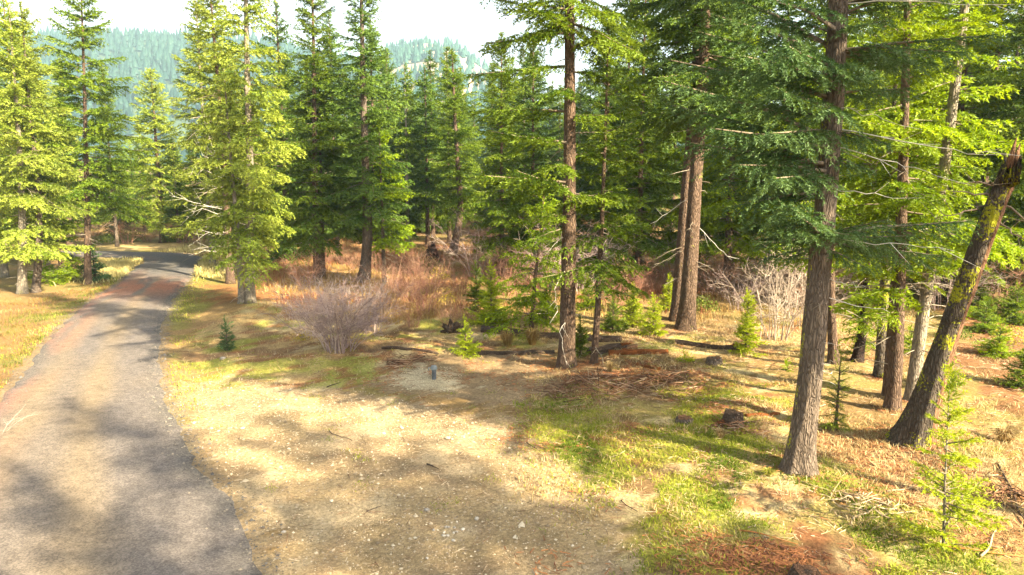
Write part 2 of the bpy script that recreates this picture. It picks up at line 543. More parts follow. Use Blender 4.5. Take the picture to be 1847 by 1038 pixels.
tag(ground, 'brown forest ground of dry grass, dirt and needle litter', kind='structure')

# road sheet
nc = 29
tang = np.gradient(ROAD[:, :2], axis=0)
tang /= np.linalg.norm(tang, axis=1)[:, None]
nor = np.column_stack([tang[:, 1], -tang[:, 0]])
ws = np.linspace(-1, 1, nc)
rv, lat, rcol = [], [], []
sl_ = np.arange(len(ROAD)) * 0.35
ej = 0.22 * (fbm(np.column_stack([sl_ * 1.3, sl_ * 0]), 5, 4) - 0.5)
ej2 = 0.22 * (fbm(np.column_stack([sl_ * 1.3, sl_ * 0 + 9]), 6, 4) - 0.5)
ej += rs.normal(0, 0.035, len(ej)); ej2 += rs.normal(0, 0.035, len(ej2))
ctr = terrain(ROAD[:, 0], ROAD[:, 1])
for k in range(3):
    ctr[1:-1] = (ctr[:-2] + ctr[1:-1] * 2 + ctr[2:]) / 4
pts = []
for j, w in enumerate(ws):
    hw = ROAD[:, 2] + (ej2 if w > 0 else ej) * abs(w)
    xy = ROAD[:, :2] + nor * (hw * w)[:, None]
    z = terrain(xy[:, 0], xy[:, 1])
    z = np.maximum(z, ctr - 0.04) + 0.085 * (1 - w ** 4) + 0.012
    if abs(w) == 1:
        z = terrain(xy[:, 0], xy[:, 1]) - 0.03
    pts.append(np.column_stack([xy, z]))
rvv = np.stack(pts, 1).reshape(-1, 3)
nr = len(ROAD)
idx = np.arange(nr * nc).reshape(nr, nc)
quads = np.stack([idx[:-1, :-1], idx[:-1, 1:], idx[1:, 1:], idx[1:, :-1]], -1).reshape(-1, 4)
rm = MB()
rm.add(rvv, quads)
lat = np.tile(ws, nr)
along = np.repeat(sl_, nc)
q = np.column_stack([along * 0.22, lat * 1.6])
grey = np.array((0.130, 0.110, 0.099)); tan = np.array((0.185, 0.140, 0.094)); redc = np.array((0.30, 0.13, 0.080))
track = np.exp(-((lat - 0.16) / 0.20) ** 2) * 0.75 + np.exp(-((lat + 0.52) / 0.22) ** 2) * 0.75
tmix = np.clip(track + (fbm(q, 8, 4) - 0.5) * 1.5, 0, 1)[:, None]
rc = grey * (1 - tmix) + tan * tmix
rmix = np.clip(ss(-0.2, -0.95, lat) * 0.6 * ss(0.35, 0.6, fbm(q * 1.3, 44, 3)) + np.exp(-((rvv[:, 1] - 33) / 2.6) ** 2) * 0.95 * ss(0.25, 0.5, fbm(q * 2, 61, 3)), 0, 1)[:, None]
rc = rc * (1 - rmix) + redc * rmix
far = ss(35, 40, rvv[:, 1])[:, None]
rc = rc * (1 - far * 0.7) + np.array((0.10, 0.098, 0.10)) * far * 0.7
dk = (ss(0.72, 0.97, np.abs(lat)) * 0.7 * ss(0.4, 0.6, fbm(np.column_stack([along * 1.7, lat * 3]), 66, 3)))[:, None]
rc = rc * (1 - dk) + np.array((0.10, 0.09, 0.08)) * dk
m, N, L, out = newmat('chip_seal_road')
at_ = N('ShaderNodeAttribute', attribute_name='road_colour')
tc = N('ShaderNodeTexCoord')
n1 = N('ShaderNodeTexNoise', Scale=75.0, Detail=3.0, Roughness=0.8); L(tc.outputs['Object'], n1.inputs['Vector'])
n2 = N('ShaderNodeTexNoise', Scale=5.0, Detail=6.0, Roughness=0.7); L(tc.outputs['Object'], n2.inputs['Vector'])
vo = N('ShaderNodeTexVoronoi', Scale=48.0); L(tc.outputs['Object'], vo.inputs['Vector'])
sp = N('ShaderNodeSeparateColor'); L(vo.outputs['Color'], sp.inputs[0])
mr = N('ShaderNodeMapRange'); mr.inputs[3].default_value = 0.68; mr.inputs[4].default_value = 1.32; L(sp.outputs[0], mr.inputs[0])
mr2 = N('ShaderNodeMapRange'); mr2.inputs[1].default_value = .3; mr2.inputs[2].default_value = .7; mr2.inputs[3].default_value = 0.75; mr2.inputs[4].default_value = 1.25; L(n2.outputs[0], mr2.inputs[0])
mm = N('ShaderNodeMath', operation='MULTIPLY'); L(mr.outputs[0], mm.inputs[0]); L(mr2.outputs[0], mm.inputs[1])
cc = N('ShaderNodeCombineColor'); [L(mm.outputs[0], cc.inputs[k]) for k in range(3)]
c = mixrgb(N, L, 1.0, at_.outputs['Color'], cc.outputs[0], 'MULTIPLY')
p = N('ShaderNodeBsdfPrincipled', Roughness=0.9); p.inputs['Specular IOR Level'].default_value = 0.2
L(c, p.inputs['Base Color'])
ad = N('ShaderNodeMath', operation='ADD'); L(n1.outputs[0], ad.inputs[0]); L(sp.outputs[1], ad.inputs[1])
bp = N('ShaderNodeBump', Strength=0.6, Distance=0.015); L(ad.outputs[0], bp.inputs['Height']); L(bp.outputs[0], p.inputs['Normal'])
L(p.outputs[0], out.inputs[0])
road = rm.build('road', m, smooth=True)
ca = road.data.attributes.new('road_colour', 'FLOAT_COLOR', 'POINT')
ca.data.foreach_set('color', np.column_stack([rc, np.ones(len(rc))]).astype(np.float32).ravel())
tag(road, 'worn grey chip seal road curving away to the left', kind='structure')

# ------------------------------------------------------------------ far hills and the woods on them
def hill(name, label, prof, dist, spread, seed, mat, x0, x1, nxs=90, nys=40):
    """a ridge whose skyline is given as (photo x, photo y) pairs at a distance"""
    us = np.linspace(x0, x1, nxs)
    ks = np.linspace(0, 1, nys)
    px = np.array([q[0] for q in prof]); py = np.array([q[1] for q in prof])
    v = np.zeros((nys, nxs, 3))
    for j, k in enumerate(ks):
        d = dist * (0.42 + 0.75 * k)
        ridge = np.interp(us, px, py)
        top = CAM[2] + dist * (330 - ridge) / F
        xx = (us - W / 2) / F * d
        shape = math.sin(min(k / 0.77, 1) * math.pi / 2) ** 1.35 if k < 0.77 else 1 - (k - 0.77) * 1.2
        nn = fbm(np.column_stack([xx / spread, np.full(nxs, d) / spread]), seed, 4) - 0.5
        v[j, :, 0] = xx; v[j, :, 1] = d; v[j, :, 2] = top * shape * (1 + 0.16 * nn * math.sin(k * math.pi)) - 4 * (1 - k)
    mb = MB()
    idx = np.arange(nxs * nys).reshape(nys, nxs)
    quads = np.stack([idx[:-1, :-1], idx[:-1, 1:], idx[1:, 1:], idx[1:, :-1]], -1).reshape(-1, 4)
    mb.add(v.reshape(-1, 3), quads)
    o = mb.build(name, mat, smooth=True)
    tag(o, label, kind='structure')
    return v

def woods(name, label, v, n, seed, keep, mat, hmin=9, hmax=17):
    rs = np.random.RandomState(seed)
    ny_, nx_, _ = v.shape
    a = rs.rand(n) * (ny_ * 0.80 - 1); b = rs.rand(n) * (nx_ - 1.001)
    i, j = a.astype(int), b.astype(int)
    fa, fb = (a - i)[:, None], (b - j)[:, None]
    p = v[i, j] * (1 - fa) * (1 - fb) + v[i + 1, j] * fa * (1 - fb) + v[i, j + 1] * (1 - fa) * fb + v[i + 1, j + 1] * fa * fb
    kp = keep(p, rs)
    p = p[kp]
    n = len(p)
    h = hmin + (hmax - hmin) * (0.5 * rs.rand(n) ** 1.3 + 0.5 * fbm(p[:, :2] / 35.0, 19, 2))
    r = h * (0.20 + 0.10 * rs.rand(n))
    ks = 5
    vs, fs, ts = [], [], []
    tint = rs.rand(n)
    base = 0
    for t0, t1, rr in ((0.06, 0.74, 1.0), (0.42, 1.03, 0.62)):
        an = rs.rand(n)[:, None] * 6.28 + np.arange(ks)[None] * 2 * math.pi / ks
        rad = r[:, None] * rr * (0.75 + 0.5 * rs.rand(n, ks))
        ring = np.stack([p[:, None, 0] + rad * np.cos(an), p[:, None, 1] + rad * np.sin(an), p[:, None, 2] + h[:, None] * (t0 + 0.05 * rs.rand(n, ks))], -1)
        tip = np.stack([p[:, 0], p[:, 1], p[:, 2] + h * t1], -1)[:, None]
        vv = np.concatenate([ring, tip], 1)
        ff = np.array([(k, (k + 1) % ks, ks) for k in range(ks)])
        vs.append(vv.reshape(-1, 3)); fs.append((ff[None] + (np.arange(n) * (ks + 1))[:, None, None]).reshape(-1, 3) + base)
        ts.append(np.repeat(tint, ks + 1))
        base += n * (ks + 1)
    mb = MB()
    mb.add(np.concatenate(vs), np.concatenate(fs), 0, np.concatenate(ts))
    o = mb.build(name, mat)
    tag(o, label, 'woodland', kind='stuff')

HILLG = tinted('hill_soil', [(0.050, 0.075, 0.040), (0.050, 0.075, 0.040)], noise=0.02)
HILLT = tinted('dry_hillside', [(0.27, 0.21, 0.13), (0.27, 0.21, 0.13)], noise=0.02)
HILLW = foliage('hill_needles', (0.008, 0.030, 0.024), (0.024, 0.060, 0.040), 0.15)
v1 = hill('wooded_hill', 'long wooded ridge far behind the left trees', [(-700, 135), (-200, 110), (60, 97), (180, 95), (350, 104), (520, 116), (660, 134), (760, 165), (860, 200), (1000, 240), (1300, 265)], 900, 160, 3, HILLG, -700, 1300)
woods('hill_woods', 'blue green conifers covering the far left ridge', v1, 10000, 4, lambda p, r: fbm(p[:, :2] / 60.0, 71, 3) > 0.34, HILLW, 6, 22)
v2 = hill('bare_topped_hill', 'tan hill with an open dry slope seen above the middle trees', [(520, 245), (600, 175), (680, 130), (730, 110), (775, 102), (825, 112), (880, 150), (960, 210), (1050, 250), (1400, 272)], 950, 120, 8, HILLT, 520, 1400, 70, 40)
def keep2(p, r):
    n = fbm(p[:, :2] / 45.0, 14, 3)
    top = p[:, 2] > 0.93 * (CAM[2] + 950 * (330 - 88) / F)
    return (n > 0.48) | (p[:, 2] < 100) | (r.rand(len(p)) < 0.05) | (top & (r.rand(len(p)) < .5))
woods('slope_woods', 'scattered conifers on the tan hill behind the middle trees', v2, 5000, 5, keep2, HILLW, 8, 17)

# ------------------------------------------------------------------ conifers
def rot_z(v, a):
    c, s = math.cos(a), math.sin(a)
    return np.column_stack([v[:, 0] * c - v[:, 1] * s, v[:, 0] * s + v[:, 1] * c, v[:, 2]])

LOD = {  # spacing of side twigs, blade length, width, spacing
    'near': (0.105, 0.070, 0.019, 0.023),
    'fine': (0.13, 0.105, 0.038, 0.042),
    'mid': (0.155, 0.140, 0.056, 0.055),
    'back': (0.20, 0.18, 0.085, 0.085),
    'far': (0.30, 0.30, 0.15, 0.22),
    'sap': (0.07, 0.045, 0.012, 0.018),
}
def spray(Ln, lod, seed, droop=0.16, hang=0.30, wid=0.42):
    """one bough of length Ln along +X: returns needle triangles, their tint, and the bough axis"""
    rs = np.random.RandomState(seed)
    sp, bl, bw, bs = LOD[lod]
    def axis(t):
        t = np.asarray(t)
        return np.stack([t * Ln, 0.04 * Ln * np.sin(t * 5 + seed), Ln * (0.10 * t - droop * t * t + 0.09 * t ** 4)], -1)
    bases, dirs, ups, tin = [], [], [], []
    t, side = 0.16, 1
    st = sp / Ln
    while t < 1.0:
        p0 = axis(t)
        ls = min(wid * Ln, 1.05) * (min(1, (t - 0.05) / 0.3)) * (1 - t) ** 0.62 * rs.uniform(0.6, 1.15) + bl * 1.4
        ang = R(62 - 26 * t + rs.uniform(-9, 9)) * side
        d = np.array([math.cos(ang), math.sin(ang), rs.uniform(-0.22, 0.10)])
        n = max(2, int(ls / bs))
        s = (np.arange(n) + rs.rand(n) * 0.6) / n
        pos = p0 + d[None] * (s * ls)[:, None] + np.array([0, 0, -hang * ls])[None] * (s ** 1.7)[:, None]
        dd = d[None] + np.array([0, 0, -hang * 1.7])[None] * (s ** 0.7)[:, None]
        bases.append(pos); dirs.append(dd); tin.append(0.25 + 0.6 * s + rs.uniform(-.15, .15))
        t += st * rs.uniform(0.35, 0.75)
        side = -side
    n = max(3, int(Ln * 0.85 / bs))
    s = np.linspace(0.2, 1.0, n)
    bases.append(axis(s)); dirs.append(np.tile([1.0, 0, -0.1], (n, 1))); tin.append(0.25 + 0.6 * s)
    B = np.concatenate(bases); D = np.concatenate(dirs); T = np.concatenate(tin)
    D /= np.linalg.norm(D, axis=1)[:, None]
    nb = len(B)
    U = np.array([0, 0, 1.0])[None] + rs.normal(0, 0.35, (nb, 3))
    S = np.cross(D, U); S /= np.linalg.norm(S, axis=1)[:, None]
    V, TT = [], []
    for sgn in (-1, 1, 0):
        if sgn == 0:
            sel = rs.rand(nb) < 0.5
            b, d, s_, u = B[sel], D[sel], S[sel], U[sel]
            dirn = d * 0.8 + u * rs.uniform(0.1, 0.7, (len(b), 1)) + s_ * rs.normal(0, 0.4, (len(b), 1))
            tt = T[sel]
        else:
            b, d, s_ = B, D, S
            dirn = d * rs.uniform(0.6, 1.0, (nb, 1)) + s_ * sgn * rs.uniform(0.4, 0.9, (nb, 1)) + rs.normal(0, 0.28, (nb, 3))
            tt = T
        dirn /= np.linalg.norm(dirn, axis=1)[:, None]
        k = len(b)
        ll = bl * rs.uniform(0.65, 1.25, (k, 1))
        wv = np.cross(dirn, np.array([0, 0, 0.8])[None] + rs.normal(0, 0.9, (k, 3)))
        wv /= np.linalg.norm(wv, axis=1)[:, None] + 1e-9
        ww = bw * rs.uniform(0.7, 1.2, (k, 1)) * 0.5
        mid = b + dirn * ll * 0.12
        V.append(np.stack([mid + wv * ww, mid - wv * ww, b + dirn * ll], 1))
        TT.append(np.repeat(np.clip(tt + rs.normal(0, 0.12, k), 0, 1), 3))
    V = np.concatenate(V).reshape(-1, 3)
    return V, np.concatenate(TT), axis(np.linspace(0, 1, 6))

SPRAYS = {}
def get_spray(Ln, lod, rs, style):
    cls = min((0.35, 0.6, 1.0, 1.5, 2.1, 2.9, 3.8), key=lambda q: abs(math.log(q / max(Ln, 0.05))))
    k = (cls, lod, rs.randint(3), style)
    if k not in SPRAYS:
        dr, hg, wd = {'flat': (0.17, 0.36, 0.44), 'weep': (0.26, 0.60, 0.40), 'stiff': (0.05, 0.10, 0.46), 'hang': (0.22, 0.52, 0.44)}[style]
        SPRAYS[k] = spray(cls, lod, int(cls * 100) + k[2] * 7 + len(lod), dr, hg, wd)
    return SPRAYS[k], cls

def add_bough(mb, start, direction, Ln, lod, rs, style='flat', roll=0.0, wood=True, wr=0.018):
    (V, T, A), cls = get_spray(Ln, lod, rs, style)
    s = Ln / cls
    d = np.asarray(direction, float); d = d / np.linalg.norm(d)
    side = np.cross([0, 0, 1.0], d)
    nn = np.linalg.norm(side)
    side = side / nn if nn > 1e-4 else np.array([0, 1.0, 0])
    up = np.cross(d, side)
    c, s_ = math.cos(roll), math.sin(roll)
    side, up = side * c + up * s_, up * c - side * s_
    M = np.stack([d, side, up], 0)
    v = (V * s) @ M + start
    b = rs.uniform(-0.22, 0.22)
    f = np.arange(len(v)).reshape(-1, 3)
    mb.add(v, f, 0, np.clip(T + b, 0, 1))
    if wood:
        ax = (A * s) @ M + start
        r0 = wr * (0.5 + Ln / 2)
        tv, tf = tube(ax[[0, 2, 3, 5]], np.linspace(r0, r0 * 0.15, 4), 3, False)
        mb.add(tv, tf, 1, 0.35)

def add_dead(mb, start, az, Ln, el, rs, r0=0.012, twigs=3, mi=1):
    n = 6
    t = np.linspace(0, 1, n)
    d = np.array([math.cos(az) * math.cos(el), math.sin(az) * math.cos(el), math.sin(el)])
    path = start + d[None] * (t * Ln)[:, None] + np.array([0, 0, -0.18 * Ln])[None] * (t ** 2)[:, None] + np.cumsum(rs.normal(0, 0.022 * Ln, (n, 3)), 0) * t[:, None]
    v, f = tube(path, np.linspace(r0, r0 * 0.25, n), 4, False)
    mb.add(v, f, mi, rs.uniform(0.4, 1))
    for _ in range(twigs):
        k = rs.randint(1, n - 1)
        a2 = az + rs.choice([-1, 1]) * rs.uniform(0.4, 1.1)
        l2 = Ln * rs.uniform(0.18, 0.42) * (1 - 0.5 * t[k])
        d2 = np.array([math.cos(a2), math.sin(a2), rs.uniform(-0.5, 0.15)])
        p2 = path[k] + d2[None] * (np.linspace(0, 1, 4) * l2)[:, None] + rs.normal(0, 0.02 * l2, (4, 3)) + np.array([0, 0, -0.15 * l2])[None] * (np.linspace(0, 1, 4) ** 2)[:, None]
        v, f = tube(p2, np.linspace(r0 * 0.5, r0 * 0.12, 4), 3, False)
        mb.add(v, f, mi, rs.uniform(0.4, 1))

def trunk_mesh(path, rad, sides, rows, seed, rough=0.10, flare=0.5):
    """a tapering trunk with furrowed bark and a root flare; path and radii are given per control point"""
    path = np.asarray(path, float)
    sg = np.r_[0, np.cumsum(np.linalg.norm(np.diff(path, axis=0), axis=1))]
    s = np.linspace(0, 1, rows) ** 1.25 * sg[-1]
    for _ in range(1):
        c = np.column_stack([np.interp(s, sg, path[:, k]) for k in range(3)])
    for _ in range(max(1, rows // 12)):
        c[1:-1] = (c[:-2] + 2 * c[1:-1] + c[2:]) / 4
    r = np.interp(s, sg, rad)
    v, f = tube(c, r, sides, True)
    n = rows * sides
    ax = np.repeat(c, sides, 0)
    rel = v[:n] - ax
    hgt = np.repeat(s, sides)
    an = np.tile(np.arange(sides) * 2 * math.pi / sides, rows)
    r_ = np.repeat(r, sides)
    q = np.column_stack([np.cos(an) * 4.2, np.sin(an) * 4.2, hgt * 1.6])
    fur = fbm(q + seed, seed, 3) - 0.5
    r0 = rad[0]
    lob = 0.55 + 0.45 * np.cos(an * 5 + seed) * np.cos(an * 2 + seed * 2)
    fl = flare * np.exp(-hgt / (r0 * 1.5)) * (0.55 + 0.6 * lob)
    v[:n] = ax + rel * (1 + rough * 2.0 * fur + fl)[:, None]
    return v, f, c, s, r

def path_at(c, s, h):
    return np.array([np.interp(h, c[:, 2], c[:, k]) for k in range(3)])

def grow_crown(mb, c, r, H, z0, Rm, lod, rs, style='flat', whorl=0.41, per=6, taper=0.70, gap=0.12, limbs=(), zmin_free=None, top_el=42, low_el=-14, onesided=None, belly=0.0, z_out=1e9):
    """boughs in loose whorls from height z0 (above the base) to the tip"""
    zb = c[0, 2]
    z = z0
    while z < H - 0.25:
        u = (z - z0) / max(H - z0, 0.1)
        prof = (1 - u) ** taper
        if belly:
            prof *= min(1.0, 0.45 + u / belly)
        a0 = rs.rand() * 6.28
        k = per if u < 0.85 else max(3, per - 1)
        for b in range(k):
            if rs.rand() < gap:
                continue
            az = a0 + b * 2 * math.pi / k + rs.uniform(-0.45, 0.45)
            Ln = max(0.22, Rm * prof * rs.uniform(0.55, 1.22))
            if onesided is not None:
                Ln *= 0.62 + 0.55 * max(-0.6, math.cos(az - onesided))
                if Ln < 0.2:
                    continue
            el = R(low_el + (top_el - low_el) * u ** 1.2 + rs.uniform(-16, 14))
            zz = z + rs.uniform(-0.3, 0.3)
            if b % 3 == 2:
                Ln *= 0.6
            st = path_at(c, None, zb + zz)
            d = (math.cos(az) * math.cos(el), math.sin(az) * math.cos(el), math.sin(el))
            add_bough(mb, st, d, Ln, lod if zz < z_out else 'back', rs, style, rs.uniform(-0.22, 0.22), wood=lod != 'far')
        z += whorl * rs.uniform(0.75, 1.25) * (1.0 if u < 0.8 else 0.7)
    # the leader
    tip = path_at(c, None, zb + H * 0.985)
    add_bough(mb, tip - np.array([0, 0, 0.35]), (0.05, 0.02, 1), 0.6, lod, rs, 'stiff', 0, False)

MASTERS = {}
def tree(px, py, label, H=14, wpx=14, lean=(), z0=3.5, Rm=2.5, fol='mid', brk='grey', lod='mid', style='flat', seed=None, cat='tree', group=None,
         name='fir_tree', dead=10, dead_len=1.2, limbs=(), deadlimbs=(), sides=12, rows=26, base=None, top_w=0.12, **kw):
    P0 = at(px, py) if base is None else np.asarray(base, float)
    D = P0[1]
    seed = seed if seed is not None else int(px * 7 + py * 3)
    rs = np.random.RandomState(seed % 100000)
    sc = D / F
    r0 = wpx * sc / 2
    ctrl = [P0]
    for q in lean:
        ctrl.append(atd(q[0], q[1], D))
    if ctrl[-1][2] < P0[2] + H - 0.5:
        if len(ctrl) > 1:
            d = (ctrl[-1] - ctrl[-2]); d /= np.linalg.norm(d)
        else:
            d = np.array([0.0, 0, 1])
        e = ctrl[-1] + np.array([d[0] * 0.5, 0, 1]) * (P0[2] + H - ctrl[-1][2])
        ctrl.append(e)
    ctrl = np.array(ctrl)
    local = ctrl - P0
    sg = np.r_[0, np.cumsum(np.linalg.norm(np.diff(local, axis=0), axis=1))]
    fine = np.linspace(0, sg[-1], 14)
    lp = np.column_stack([np.interp(fine, sg, local[:, k]) for k in range(3)])
    lp[0, 2] -= 0.12
    rad = r0 * (1 - (1 - top_w) * (fine / fine[-1]) ** 0.85)
    root = thing(name, P0, label, cat, group)
    v, f, c, s, r = trunk_mesh(lp, rad, sides, rows, seed % 97, 0.09, 0.75 if sides > 30 else 0.5)
    tb = MB(); tb.add(v, f)
    tb.build('trunk', BARK[brk], root, smooth=True)
    mb = MB()
    for (ay, tx, ty, off) in limbs:
        a = atd(px, ay, D)[2] - P0[2]
        st = path_at(c, None, a)
        tp = atd(tx, ty, D + off) - P0
        dv = tp - st
        Ln = np.linalg.norm(dv)
        dv = dv / Ln
        dv[2] += 0.06
        add_bough(mb, st, dv, Ln, lod, rs, style, rs.uniform(-0.15, 0.15), wr=0.024)
        # a second, shorter bough fills the fork
        dv2 = dv + np.array([rs.uniform(-.35, .35), rs.uniform(-.45, .45), rs.uniform(-.25, .1)])
        add_bough(mb, st, dv2, Ln * rs.uniform(0.5, 0.75), lod, rs, style, rs.uniform(-0.3, 0.3))
    if kw.pop('crown', True):
        grow_crown(mb, c, r, H, z0, Rm, lod, rs, style, z_out=max(2.0, atd(px, -60, D)[2] - P0[2] + 1.8) if base is None else 1e9, **kw)
    for _ in range(dead):
        h = rs.uniform(0.12, 1.05) * max(z0, 1.0) if rs.rand() < 0.7 else rs.uniform(z0, z0 + (H - z0) * 0.4)
        add_dead(mb, path_at(c, None, h), rs.rand() * 6.28, dead_len * rs.uniform(0.4, 1.2), R(rs.uniform(-20, 12)), rs, 0.008 + 0.004 * dead_len)
    if mb.n:
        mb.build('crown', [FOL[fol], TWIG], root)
    for pts in deadlimbs:
        a = np.array([atd(x, y, D + o) - P0 for x, y, o in pts])
        a[0] = path_at(c, None, a[0][2])
        tt = np.linspace(0, len(a) - 1, 9)
        pa = np.column_stack([np.interp(tt, range(len(a)), a[:, k]) for k in range(3)])
        pa[1:] += rs.normal(0, 0.018, (8, 3))
        b = MB()
        ln = np.linalg.norm(a[-1] - a[0])
        v, f = tube(pa, np.linspace(0.005 + 0.0032 * ln, 0.0025, 9), 5)
        b.add(v, f, 0, rs.uniform(0.5, 1))
        for _ in range(int(ln * 3)):
            k = rs.randint(2, 9)
            dd = (pa[-1] - pa[0]) / ln
            d2 = dd + rs.normal(0, 0.5, 3)
            l2 = ln * rs.uniform(0.08, 0.25)
            p2 = pa[k] + d2[None] * (np.linspace(0, 1, 4) * l2)[:, None]
            v, f = tube(p2, np.linspace(0.006, 0.002, 4), 3, False)
            b.add(v, f, 0, rs.uniform(0.4, 1))
        b.build('dead_branch', DEADTWIG, root)
    return root

def copy_tree(src, loc, rotz, scale, label, group=None):
    r = src.copy(); COL.objects.link(r)
    r.location = loc; r.rotation_euler = (0, 0, rotz); r.scale = (scale, scale, scale)
    r['label'] = label
    if group:
        r['group'] = group
    elif 'group' in r:
        del r['group']
    for ch in src.children:
        c = ch.copy(); COL.objects.link(c); c.parent = r
    return r

# --- the left side
tree(40, 530, 'pale trunked fir at the left edge behind yellow boughs', 13, 16, [(40, 380), (34, 250)], 2.2, 2.3, 'gold', 'pale', gap=0.2)
tree(64, 528, 'curved grey fir trunk left of the road, second from the left edge', 13.2, 14, [(72, 440), (68, 330), (55, 220), (42, 60)], 4.6, 2.5, 'gold', 'grey', dead=14)
tree(158, 512, 'tall straight fir with a dark trunk beside the left verge', 15.2, 13, [(158, 400), (152, 150), (147, 0)], 4.6, 3.1, 'mid', 'brown', dead=16)
tree(126, 452, 'thin dark trunked fir behind the tall left fir', 14, 11, [(118, 250)], 7, 1.9, 'mid', 'brown', lod='back')
tree(295, 438, 'broad pale green fir standing behind the road bend', 14.2, 12, [], 2.4, 3.5, 'gold', 'brown', taper=0.55)
tree(112, 508, 'low spreading fir with yellow green boughs under the left trees', 4.2, 9, [], 0.4, 1.9, 'bright', 'brown', dead=6, whorl=0.3, belly=0.2)
tree(172, 508, 'small dark blue fir against the tall left trunk', 1.7, 6, [], 0.1, 0.75, 'blue', 'brown', dead=0, whorl=0.2, style='stiff', name='young_fir', cat='young tree')
# --- the cluster right of the bend
tree(450, 546, 'golden fir with a pale trunk beside the purple shrub', 17.5, 19, [(452, 330), (446, 150), (444, 0)], 2.3, 2.0, 'gold', 'pale', style='weep', gap=0.15, dead=10, taper=0.5)
tree(436, 547, 'thin pale stem leaning against the golden fir', 9.5, 12, [(430, 430), (420, 330)], 4.0, 1.4, 'gold', 'pale', gap=0.3, dead=8)
tree(416, 512, 'bare limbed trunk reaching dead branches over the road', 15.5, 15, [(410, 400), (402, 250), (385, 60)], 6.5, 2.2, 'gold', 'brown', dead=40, dead_len=2.0,
     deadlimbs=[[(411 - 1.2 * q, 460 - q * 17, 0), (372 - 9 * (q % 3), 452 - q * 19 + 14 * (q % 2), (q % 4 - 1.5) * .5), (340 + 11 * ((q * 5) % 4), 462 - q * 20 + 9 * (q % 3), (q % 4 - 1.5) * 1.1)] for q in range(12)] + [[(408, 380, 0), (350, 365, -.5), (305, 352, -1)], [(405, 340, 0), (370, 335, .3), (343, 300, .5)], [(402, 300, 0), (365, 280, -.6), (352, 240, -1)], [(410, 420, 0), (375, 420, -.4), (345, 440, -1)], [(404, 330, 0), (385, 270, -.6), (370, 225, -1)]])
tree(573, 508, 'dense green fir behind the purple shrub', 17.2, 15, [(568, 330), (566, 100)], 2.6, 2.9, 'mid', 'brown', dead=16, dead_len=1.6)
tree(583, 503, 'slim second stem close behind the dense green fir', 12, 9, [(580, 350)], 4.0, 1.8, 'dark', 'brown', lod='back')
tree(656, 508, 'tall blue green fir whose trunk kinks at the foot', 17.8, 21, [(664, 440), (660, 330), (654, 120), (652, 0)], 3.4, 2.7, 'dark', 'grey', dead=16, dead_len=1.5)
tree(693, 509, 'slim young fir with bright one sided boughs', 8.2, 9, [(690, 400), (686, 300)], 2.0, 1.9, 'bright', 'grey', onesided=0.1)
tree(736, 444, 'thin pale pole of a fir behind the charred stump', 13, 8, [(734, 330)], 7, 1.6, 'mid', 'pale', lod='back', dead=14)
tree(772, 446, 'dark narrow fir with its tip in front of the tan hill', 13.0, 9, [], 3.4, 2.5, 'dark', 'brown', lod='back')
tree(816, 458, 'broad bright fir on a leaning trunk right of the charred stump', 14.0, 15, [(832, 385), (822, 250)], 3.8, 3.0, 'mid', 'brown', dead=12)
# --- the middle
tree(1022, 662, 'straight brown trunk standing in the middle of the clearing', 19, 31, [(1027, 400), (1028, 150), (1027, 0)], 8.8, 2.9, 'mid', 'brown', lod='fine', dead=16, dead_len=1.0, sides=28, rows=70, gap=0.2,
     limbs=[(20, 900, 10, -.5), (60, 880, 90, .3), (120, 850, 150, -.8), (130, 1110, 150, .5), (200, 850, 215, .4), (210, 1100, 215, -.8), (260, 880, 250, -1), (280, 1100, 280, .6), (330, 870, 330, -.6),
            (340, 930, 320, -1.4), (390, 960, 400, -1.0), (300, 990, 310, -1.5), (160, 1000, 180, -1.5), (90, 1090, 70, -.9), (60, 980, 40, -1.4), (350, 1090, 360, .9), (410, 940, 445, -.4)],
     deadlimbs=[[(1020, 480, -.15), (1000, 520, -.5), (1008, 560, -.6)], [(1018, 420, -.1), (985, 455, -.4)], [(1022, 560, -.2), (1012, 600, -.35), (1020, 650, -.4)]])
tree(1071, 657, 'slender dark stem leaning right of the straight brown trunk', 9.3, 14, [(1078, 560), (1086, 400), (1093, 200), (1097, 70)], 2.9, 1.75, 'mid', 'brown', lod='fine', dead=10, gap=0.25,
     limbs=[(480, 1150, 490, .3), (520, 1140, 540, -.6), (430, 1160, 420, -.5)])
tree(958, 602, 'drooping light green fir left of the straight brown trunk', 5.2, 10, [(965, 500), (975, 430)], 0.5, 1.75, 'bright', 'brown', lod='fine', style='weep', dead=6, whorl=0.34)
tree(1222, 578, 'darker rear stem of the twin trunks', 20, 27, [(1238, 350), (1252, 180), (1262, 0)], 7.6, 3.0, 'dark', 'brown', sides=20, rows=50, dead=12)
tree(1237, 594, 'front stem of the twin trunks with a swept foot', 20.5, 31, [(1247, 460), (1254, 330), (1266, 180), (1274, 0)], 7.4, 3.1, 'dark', 'brown', sides=24, rows=60, dead=16,
     deadlimbs=[[(1256, 400, 0), (1290, 440, -.4), (1320, 470, -.6)], [(1252, 350, 0), (1205, 385, .3), (1165, 410, .5)]])
